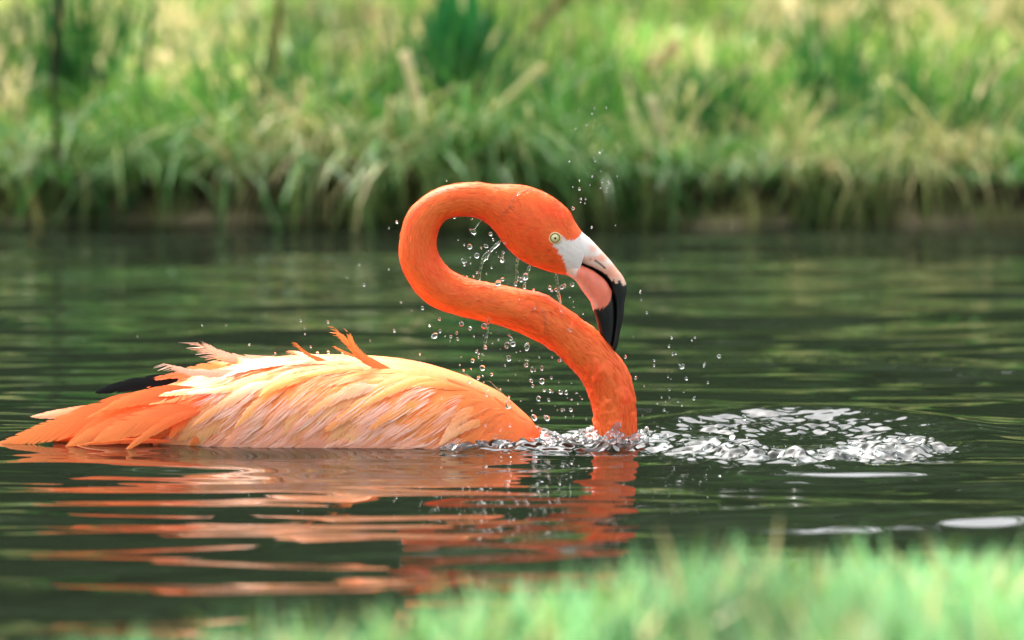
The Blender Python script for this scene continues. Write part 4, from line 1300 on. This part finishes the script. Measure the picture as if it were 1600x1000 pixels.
tag(mesh_np('dry_grass', V, F, M_dry, col=np.clip(Cc, 0, 1), smooth_=False), 'patches of dead straw coloured grass on the far bank', 'grass', kind='stuff')
# sedge growing out of the mud at the waterline, in clumps
n = 4200
cx_ = rg.uniform(-2.5, 2.5, 95); k = rg.integers(0, 95, n)
x = cx_[k] + rg.normal(0, .03, n); off = rg.normal(-.06, .03, n)
tone = rg.random((95, 1))[k]
cc = ((G_DEEP * .8) * (1 - tone) + (G_YEL * .45 + G_STRAW * .3) * tone) * (1 + rg.normal(0, .15, n))[:, None]
V, F, Cc = blades(n, x, far_edge(x) + off, np.full(n, -.005), rg.uniform(.03, .12, n) * (.6 + .8 * rg.random(95))[k], rg.uniform(.0015, .004, n), rg.uniform(0, 6.283, n), np.abs(rg.normal(0, .35, n)), rg.uniform(.2, 1.5, n), cc * .8, np.clip(cc, 0, 1), rg.uniform(0, 6.28, n), 4)
tag(mesh_np('waterside_sedge', V, F, M_grass, col=np.clip(Cc, 0, 1), smooth_=False), 'clumps of dark sedge growing along the far waterline', 'grass', kind='stuff')
# ragged fringe that hangs over the lip of the far bank
n = 9000
x = rg.uniform(-2.6, 2.6, n)
dn = fbm(x * 3.3 + 5, x * 0 + 8, 3); ln2 = fbm(x * 2.2 + 50, x * 0 + 3, 3)
kp = rg.random(n) < np.clip(0.5 + 1.1 * dn, 0.1, 1)
x = x[kp]; dn = dn[kp]; ln2 = ln2[kp]; n = len(x)
off = rg.normal(-0.02, 0.06, n)
hh = rg.uniform(.07, .24, n) * np.clip(1 + 1.5 * ln2, .3, 2)
kk_ = (rg.random(n) + 0.5 * fbm(x * 4, x * 0 + 20, 2))
cc = np.where((kk_ < .68)[:, None], G_FRESH * .35 + G_DEEP * .65, np.where((kk_ < .9)[:, None], G_YEL * .7, G_STRAW * .8)) * (1 + rg.normal(0, .18, n))[:, None]
V, F, Cc = blades(n, x, far_edge(x) + off, bank_z(off) - .008, hh, rg.uniform(.0013, .0036, n), rg.normal(-math.pi / 2, .9, n), rg.uniform(.3, 1.2, n), rg.uniform(.8, 2.6, n), cc * .8, np.clip(cc * 1.1, 0, 1), rg.normal(0, .6, n), 5)
tag(mesh_np('bank_fringe', V, F, M_grass, col=np.clip(Cc, 0, 1), smooth_=False), 'ragged green and straw grass hanging over the lip of the far bank', 'grass', kind='stuff')
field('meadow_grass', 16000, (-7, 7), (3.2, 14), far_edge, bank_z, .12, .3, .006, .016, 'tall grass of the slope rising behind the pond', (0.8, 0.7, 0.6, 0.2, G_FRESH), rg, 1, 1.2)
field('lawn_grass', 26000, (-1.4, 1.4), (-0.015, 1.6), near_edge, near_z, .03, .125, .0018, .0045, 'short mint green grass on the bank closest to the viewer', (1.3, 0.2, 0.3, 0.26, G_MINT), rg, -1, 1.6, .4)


def tuft(px, Yoff, n, hmin, hmax, wpx, spread_x, kind, label, group, name='grass_tuft', droop=True, seed=0, zadd=0.0):
    """one tussock at the lip of the far bank; all its blades grow from one crown, hanging forward over the edge"""
    r_ = np.random.default_rng(seed + 300)
    if droop:
        n = int(n * 1.9); wpx *= 0.55; hmin *= 0.55
    p = on_water(px, 330, 0.12)
    x0 = p[0]; y0 = float(far_edge(np.array(x0))) + Yoff; z0 = float(bank_z(max(Yoff, 0))) - 0.01 + zadd
    x = x0 + r_.normal(0, spread_x, n); y = y0 + r_.normal(0, 0.02, n); z = np.full(n, z0)
    h = r_.uniform(hmin, hmax, n)
    if droop:
        ld = r_.normal(-math.pi / 2, 0.85, n); lean = r_.uniform(0.1, 1.1, n); bend = r_.uniform(0.9, 2.9, n)
    else:
        ld = r_.uniform(0, 6.283, n); lean = np.abs(r_.normal(0.1, .2, n)); bend = r_.uniform(0, 1.1, n)
    if kind == 'straw': c = G_STRAW * 0.62 + G_YEL * 0.2
    elif kind == 'green': c = G_FRESH * .7 + G_DEEP * .3
    elif kind == 'dark': c = G_DEEP
    else: c = G_YEL * .5 + G_STRAW * .2 + G_DEEP * .2
    cc = c[None] * (1 + r_.normal(0, .18, n))[:, None]
    V, F, Cc = blades(n, x, y, z, h, r_.uniform(.5, 1.0, n) * wpx * PX, ld, lean, bend, np.clip(cc * .8, 0, 1), np.clip(cc * 1.1, 0, 1), r_.normal(0, .5, n), 6)
    # crown of the tussock joins all the blades
    k = len(V); V = np.concatenate([V, [[x0, y0, z0 - 0.02]]]); Cc = np.concatenate([Cc, [c * .5]])
    b0 = np.arange(n) * 14
    F = np.concatenate([F, np.stack([np.full(n, k), b0, b0 + 1, b0 + 1], 1)[:, [0, 1, 2, 2]]]) if False else F
    me_extra = [(k, int(b), int(b) + 1) for b in b0]
    o = mesh_np(name, V, F, M_dry if kind in ('straw', 'mixed') else M_grass, col=np.clip(Cc, 0, 1), smooth_=True)
    bm = bmesh.new(); bm.from_mesh(o.data); bm.verts.ensure_lookup_table()
    for a, b_, c_ in me_extra:
        try: bm.faces.new((bm.verts[a], bm.verts[b_], bm.verts[c_]))
        except ValueError: pass
    bm.to_mesh(o.data); bm.free()
    return tag(o, label, 'grass tuft', group)


GT = 'dry tussocks hanging over the far bank'
for i, (px, n, hm, hx, w, sx, kd, lb) in enumerate([
    (115, 26, .16, .30, 5, .03, 'mixed', 'hanging straw tussock at the foot of the dark thin stem'),
    (20, 16, .14, .26, 5, .03, 'straw', 'hanging dry tussock at the far end of the bank, beside the long bent blade'),
    (255, 18, .12, .22, 4, .05, 'mixed', 'short ragged tussock hanging in front of a dark hollow'),
    (330, 22, .12, .24, 4, .05, 'mixed', 'ragged yellow tussock between the hollow and the arched straw'),
    (412, 26, .20, .32, 5, .025, 'straw', 'arched straw coloured tussock hanging over a dark hollow'),
    (480, 26, .20, .32, 6, .022, 'straw', 'thick pale hanging tussock, next after the arched straw tussock'),
    (575, 16, .14, .24, 4, .05, 'mixed', 'thin tussock on the bank just before the neck bend'),
    (800, 22, .18, .30, 4, .03, 'straw', 'pale tussock hanging behind the crown of the flamingo'),
    (960, 14, .14, .26, 4, .04, 'mixed', 'tussock on the bank just beyond the bill'),
    (1035, 14, .22, .34, 4, .02, 'straw', 'long pale stalky tussock to the side of the flung drops'),
    (1130, 20, .14, .26, 4, .05, 'mixed', 'ragged tussock above the grey mud ledge'),
    (1285, 26, .18, .30, 4, .03, 'straw', 'straw tussock with long blades reaching the water in mid bank'),
    (1340, 18, .14, .26, 4, .04, 'mixed', 'yellowish tussock beside the straw one that reaches the water'),
    (1445, 26, .20, .34, 4.5, .035, 'mixed', 'full curtain of yellow green hanging blades'),
    (1500, 26, .20, .34, 4.5, .03, 'straw', 'pale curtain of hanging blades before the last dark hollow'),
    (1590, 20, .16, .30, 5, .03, 'straw', 'straw tussock at the end of the bank where the picture stops')]):
    tuft(px, 0.0, n, hm, hx, w, sx, kd, lb, GT, seed=i)
GU = 'green tussocks on the far bank'
for i, (px, yo, n, hm, hx, w, sx, kd, lb) in enumerate([
    (400, .25, 40, .12, .24, 6, .05, 'dark', 'dark green upright tussock behind the arched straw'),
    (560, .18, 40, .12, .22, 6, .06, 'green', 'green tussock behind the outer neck bend'),
    (640, .20, 46, .14, .26, 6, .07, 'dark', 'deep green tussock around the upright dry stalk'),
    (730, .25, 46, .14, .28, 6, .06, 'dark', 'deep green tussock below the broad leaved plant'),
    (1120, .12, 46, .10, .20, 6, .06, 'dark', 'low dark green tussock over the ledge beyond the bill'),
    (1210, .15, 30, .10, .20, 6, .05, 'green', 'green tussock over the hollow in mid bank'),
    (1360, .30, 40, .12, .24, 6, .05, 'dark', 'dark green tussock behind the yellowish hanging one'),
    (1540, .20, 36, .12, .24, 6, .05, 'green', 'green tussock near the end of the bank'),
    (220, .15, 36, .10, .22, 6, .06, 'green', 'green tussock above the ragged hanging one'),
    (850, .08, 46, .10, .22, 6, .08, 'dark', 'dark green tussock right behind the crown of the flamingo'),
    (480, .10, 46, .08, .2, 6, .08, 'dark', 'low dark green tussock above the thick pale hanging one'),
    (1480, .12, 46, .08, .2, 6, .07, 'dark', 'low dark green tussock above the pale curtain of blades'),
    (20, .35, 40, .16, .34, 9, .06, 'dark', 'broad dark green blades at the edge beside the thin stem'),
    (950, .20, 40, .12, .24, 6, .06, 'green', 'green tussock behind the flung drops')]):
    tuft(px, yo, n, hm, hx, w, sx, kd, lb, GU, droop=False, seed=60 + i)


def stalk(pts, r0, r1, mat_c, label, name, cat, Y, flat=0.5):
    """a single stem or dry leaf as a tapering tube through photo points at depth Y"""
    P = catmull(np.array([at(p[0], p[1], Y) + np.array([0, (p[2] if len(p) > 2 else 0), 0]) for p in pts]), 10)
    n, m = len(P), 8
    t = np.linspace(0, 1, n); rad = (r0 + (r1 - r0) * t) * PX * 1.3 * (1 + 0.15 * vnoise(t * 12, t * 0 + r0))
    T = np.gradient(P, axis=0); T /= np.linalg.norm(T, axis=1, keepdims=True)
    a = np.cross(T, np.array([0, 1.0, 0])); a /= np.linalg.norm(a, axis=1, keepdims=True); b_ = np.cross(T, a)
    th = np.linspace(0, 6.2832, m, endpoint=False)
    V = P[:, None] + rad[:, None, None] * (np.cos(th)[None, :, None] * a[:, None] + flat * np.sin(th)[None, :, None] * b_[:, None])
    c = np.tile(mat_c, (n * m, 1)) * (1 + 0.15 * np.repeat(vnoise(t * 8, t * 0 + 2), m))[:, None]
    o = mesh_np(name, V.reshape(-1, 3), grid_faces(n, m, True), M_dry, col=c)
    return tag(o, label, cat)


EY = 3.3
stalk([(88, 320), (92, 270), (88, 200), (83, 120), (90, 40), (97, -30)], 6.5, 4.5, lin(46, 38, 28), 'thin dark upright stem rising from the bank by the bent blade', 'plant_stem', 'stem', EY - .14)
stalk([(66, 385), (60, 345), (44, 290), (26, 235), (14, 215)], 4, 8, lin(160, 160, 92), 'long pale green bent blade dipping into the water', 'bent_reed', 'reed', EY - .12, .15)
stalk([(408, 230), (416, 170), (428, 90), (438, -20)], 7, 5, lin(120, 104, 66), 'brown upright stem above the arched straw tussock', 'plant_stem', 'stem', EY + .2)
stalk([(672, 270), (662, 215), (650, 150), (640, 110), (630, 80)], 5, 9, lin(214, 200, 158), 'pale upright dry stalk above the neck loop', 'dry_stalk', 'stalk', EY - .1, .4)
stalk([(668, 330), (674, 290), (684, 262), (692, 240)], 14, 6, lin(214, 184, 136), 'short broad dried leaf just above the neck bend', 'dry_leaf', 'leaf', EY - .05, .2)
stalk([(676, 212), (730, 192), (790, 158), (825, 125), (850, 104)], 4.5, 8, lin(188, 180, 126), 'long curved dry stem leaning over the dark green tussock', 'dry_stalk', 'stalk', EY - .06, .4)
stalk([(810, 64), (770, 52), (715, 30)], 5, 4, lin(176, 170, 120), 'short slanting dry stem below the broad leaved plant', 'dry_stalk', 'stalk', EY + .35, .4)
stalk([(830, 50), (860, 20), (890, -15)], 6, 6, lin(120, 100, 64), 'brown slanting stem at the top edge beside the broad leaved plant', 'plant_stem', 'stem', EY + .4, .5)
stalk([(1045, 300), (1040, 240), (1030, 190), (1015, 150)], 4, 8, lin(196, 188, 150), 'pale bent stalk hanging in front of the bank beyond the drops', 'dry_stalk', 'stalk', EY - .05, .3)
stalk([(1000, 230), (995, 195), (985, 165)], 4, 8, lin(190, 190, 140), 'shorter pale bent blade next to the pale bent stalk', 'bent_reed', 'reed', EY - .05, .3)
stalk([(1404, 150), (1398, 80), (1388, 20), (1380, -20)], 4, 3, lin(92, 104, 48), 'thin olive stem standing among the grass behind the curtain of blades', 'plant_stem', 'stem', EY + .5)
stalk([(1010, 108), (1035, 92), (1060, 62)], 12, 10, lin(200, 176, 130), 'broad tan dead leaf lying on the grass beyond the head', 'dry_leaf', 'leaf', EY + .6, .25)
stalk([(1205, 110), (1212, 90), (1222, 72)], 14, 12, lin(206, 186, 140), 'tan dead leaf lying on the sunlit grass of the bank', 'dry_leaf', 'leaf', EY + .7, .25)
stalk([(238, 112), (244, 96), (246, 82)], 9, 8, lin(222, 204, 164), 'pale dead leaf standing in the grass near the dark stem', 'dry_leaf', 'leaf', EY + .6, .25)
stalk([(800, 330), (798, 260), (792, 215), (786, 180)], 5, 10, lin(176, 168, 112), 'pale hanging dry leaf right behind the crown', 'dry_leaf', 'leaf', EY - .03, .25)

# broad leaved plant at the top
pl = empty('broad_leaf_plant', tuple(at(715, 130, EY + .25)))
tag(pl, 'deep green broad leaved plant at the top of the far bank', 'plant')
for i, (a, b_, w) in enumerate([((715, 130), (690, -30), 16), ((720, 130), (735, -40), 18), ((712, 130), (665, 10), 13), ((725, 130), (770, -10), 15), ((718, 130), (712, -40), 17), ((730, 135), (800, 20), 12), ((705, 132), (650, 50), 10)]):
    k = np.linspace(0, 1, 9)
    c = np.array([at(a[0] + (b_[0] - a[0]) * t + 8 * math.sin(t * 3) * (1 if b_[0] > a[0] else -1), a[1] + (b_[1] - a[1]) * t, EY + .25 - 0.06 * math.sin(i * 2.1) * t) for t in k])
    hw = w * PX * 1.3 * np.interp(k, [0, .25, .6, 1], [.35, .9, 1, .05])
    yaw = 0.5 * math.sin(i * 1.7)
    ln_ = np.array([math.cos(yaw), math.sin(yaw), 0.15])
    V = np.stack([c - ln_ * hw[:, None], c + np.array([0, 0.012, 0]) * (hw / hw.max())[:, None], c + ln_ * hw[:, None]], 1).reshape(-1, 3) - np.array(pl.location)
    mesh_np('leaf', V, grid_faces(9, 3), M_grass, pl, np.tile(lin(30, 84, 40), (27, 1)) * (1 + .1 * (i % 3)))

# woodland beyond the slope: above the frame, but it is what the pond mirrors
rt = np.random.default_rng(23)
n = 64000
nc_ = 190
ct = np.stack([rt.uniform(-26, 26, nc_), rt.uniform(13, 19, nc_), rt.uniform(1.0, 6.8, nc_)], 1)
nb_ = 60
ct[:nb_] = np.stack([rt.uniform(-9, 9, nb_), rt.uniform(7.6, 9.2, nb_), rt.uniform(0.7, 2.6, nb_)], 1)
k = rt.integers(0, nc_, n)
half = np.where(k < nb_, 0.42, 1.0)[:, None]
d = rt.normal(0, 1, (n, 3)); d /= np.linalg.norm(d, axis=1, keepdims=True)
p = ct[k] + d * (rt.random((n, 1)) ** .4) * np.array([2.3, 1.6, 1.7]) * half
sz = rt.uniform(.16, .34, n) * half[:, 0] ** .7
u = rt.normal(0, 1, (n, 3)); u /= np.linalg.norm(u, axis=1, keepdims=True); v = np.cross(u, rt.normal(0, 1, (n, 3))); v /= np.linalg.norm(v, axis=1, keepdims=True)
V = np.stack([p - u * sz[:, None], p + v * sz[:, None] * .5, p + u * sz[:, None], p - v * sz[:, None] * .5], 1).reshape(-1, 3)
cc = np.repeat(G_DEEP[None] * .55 + rt.random((n, 1)) * G_FRESH[None] * .35, 4, 0)
tag(mesh_np('woodland', V, np.arange(n * 4).reshape(-1, 4), M_grass, col=cc, smooth_=False), 'dense green trees behind the slope, seen mirrored in the dark pond', 'woodland', kind='stuff')
print('feathers', count)
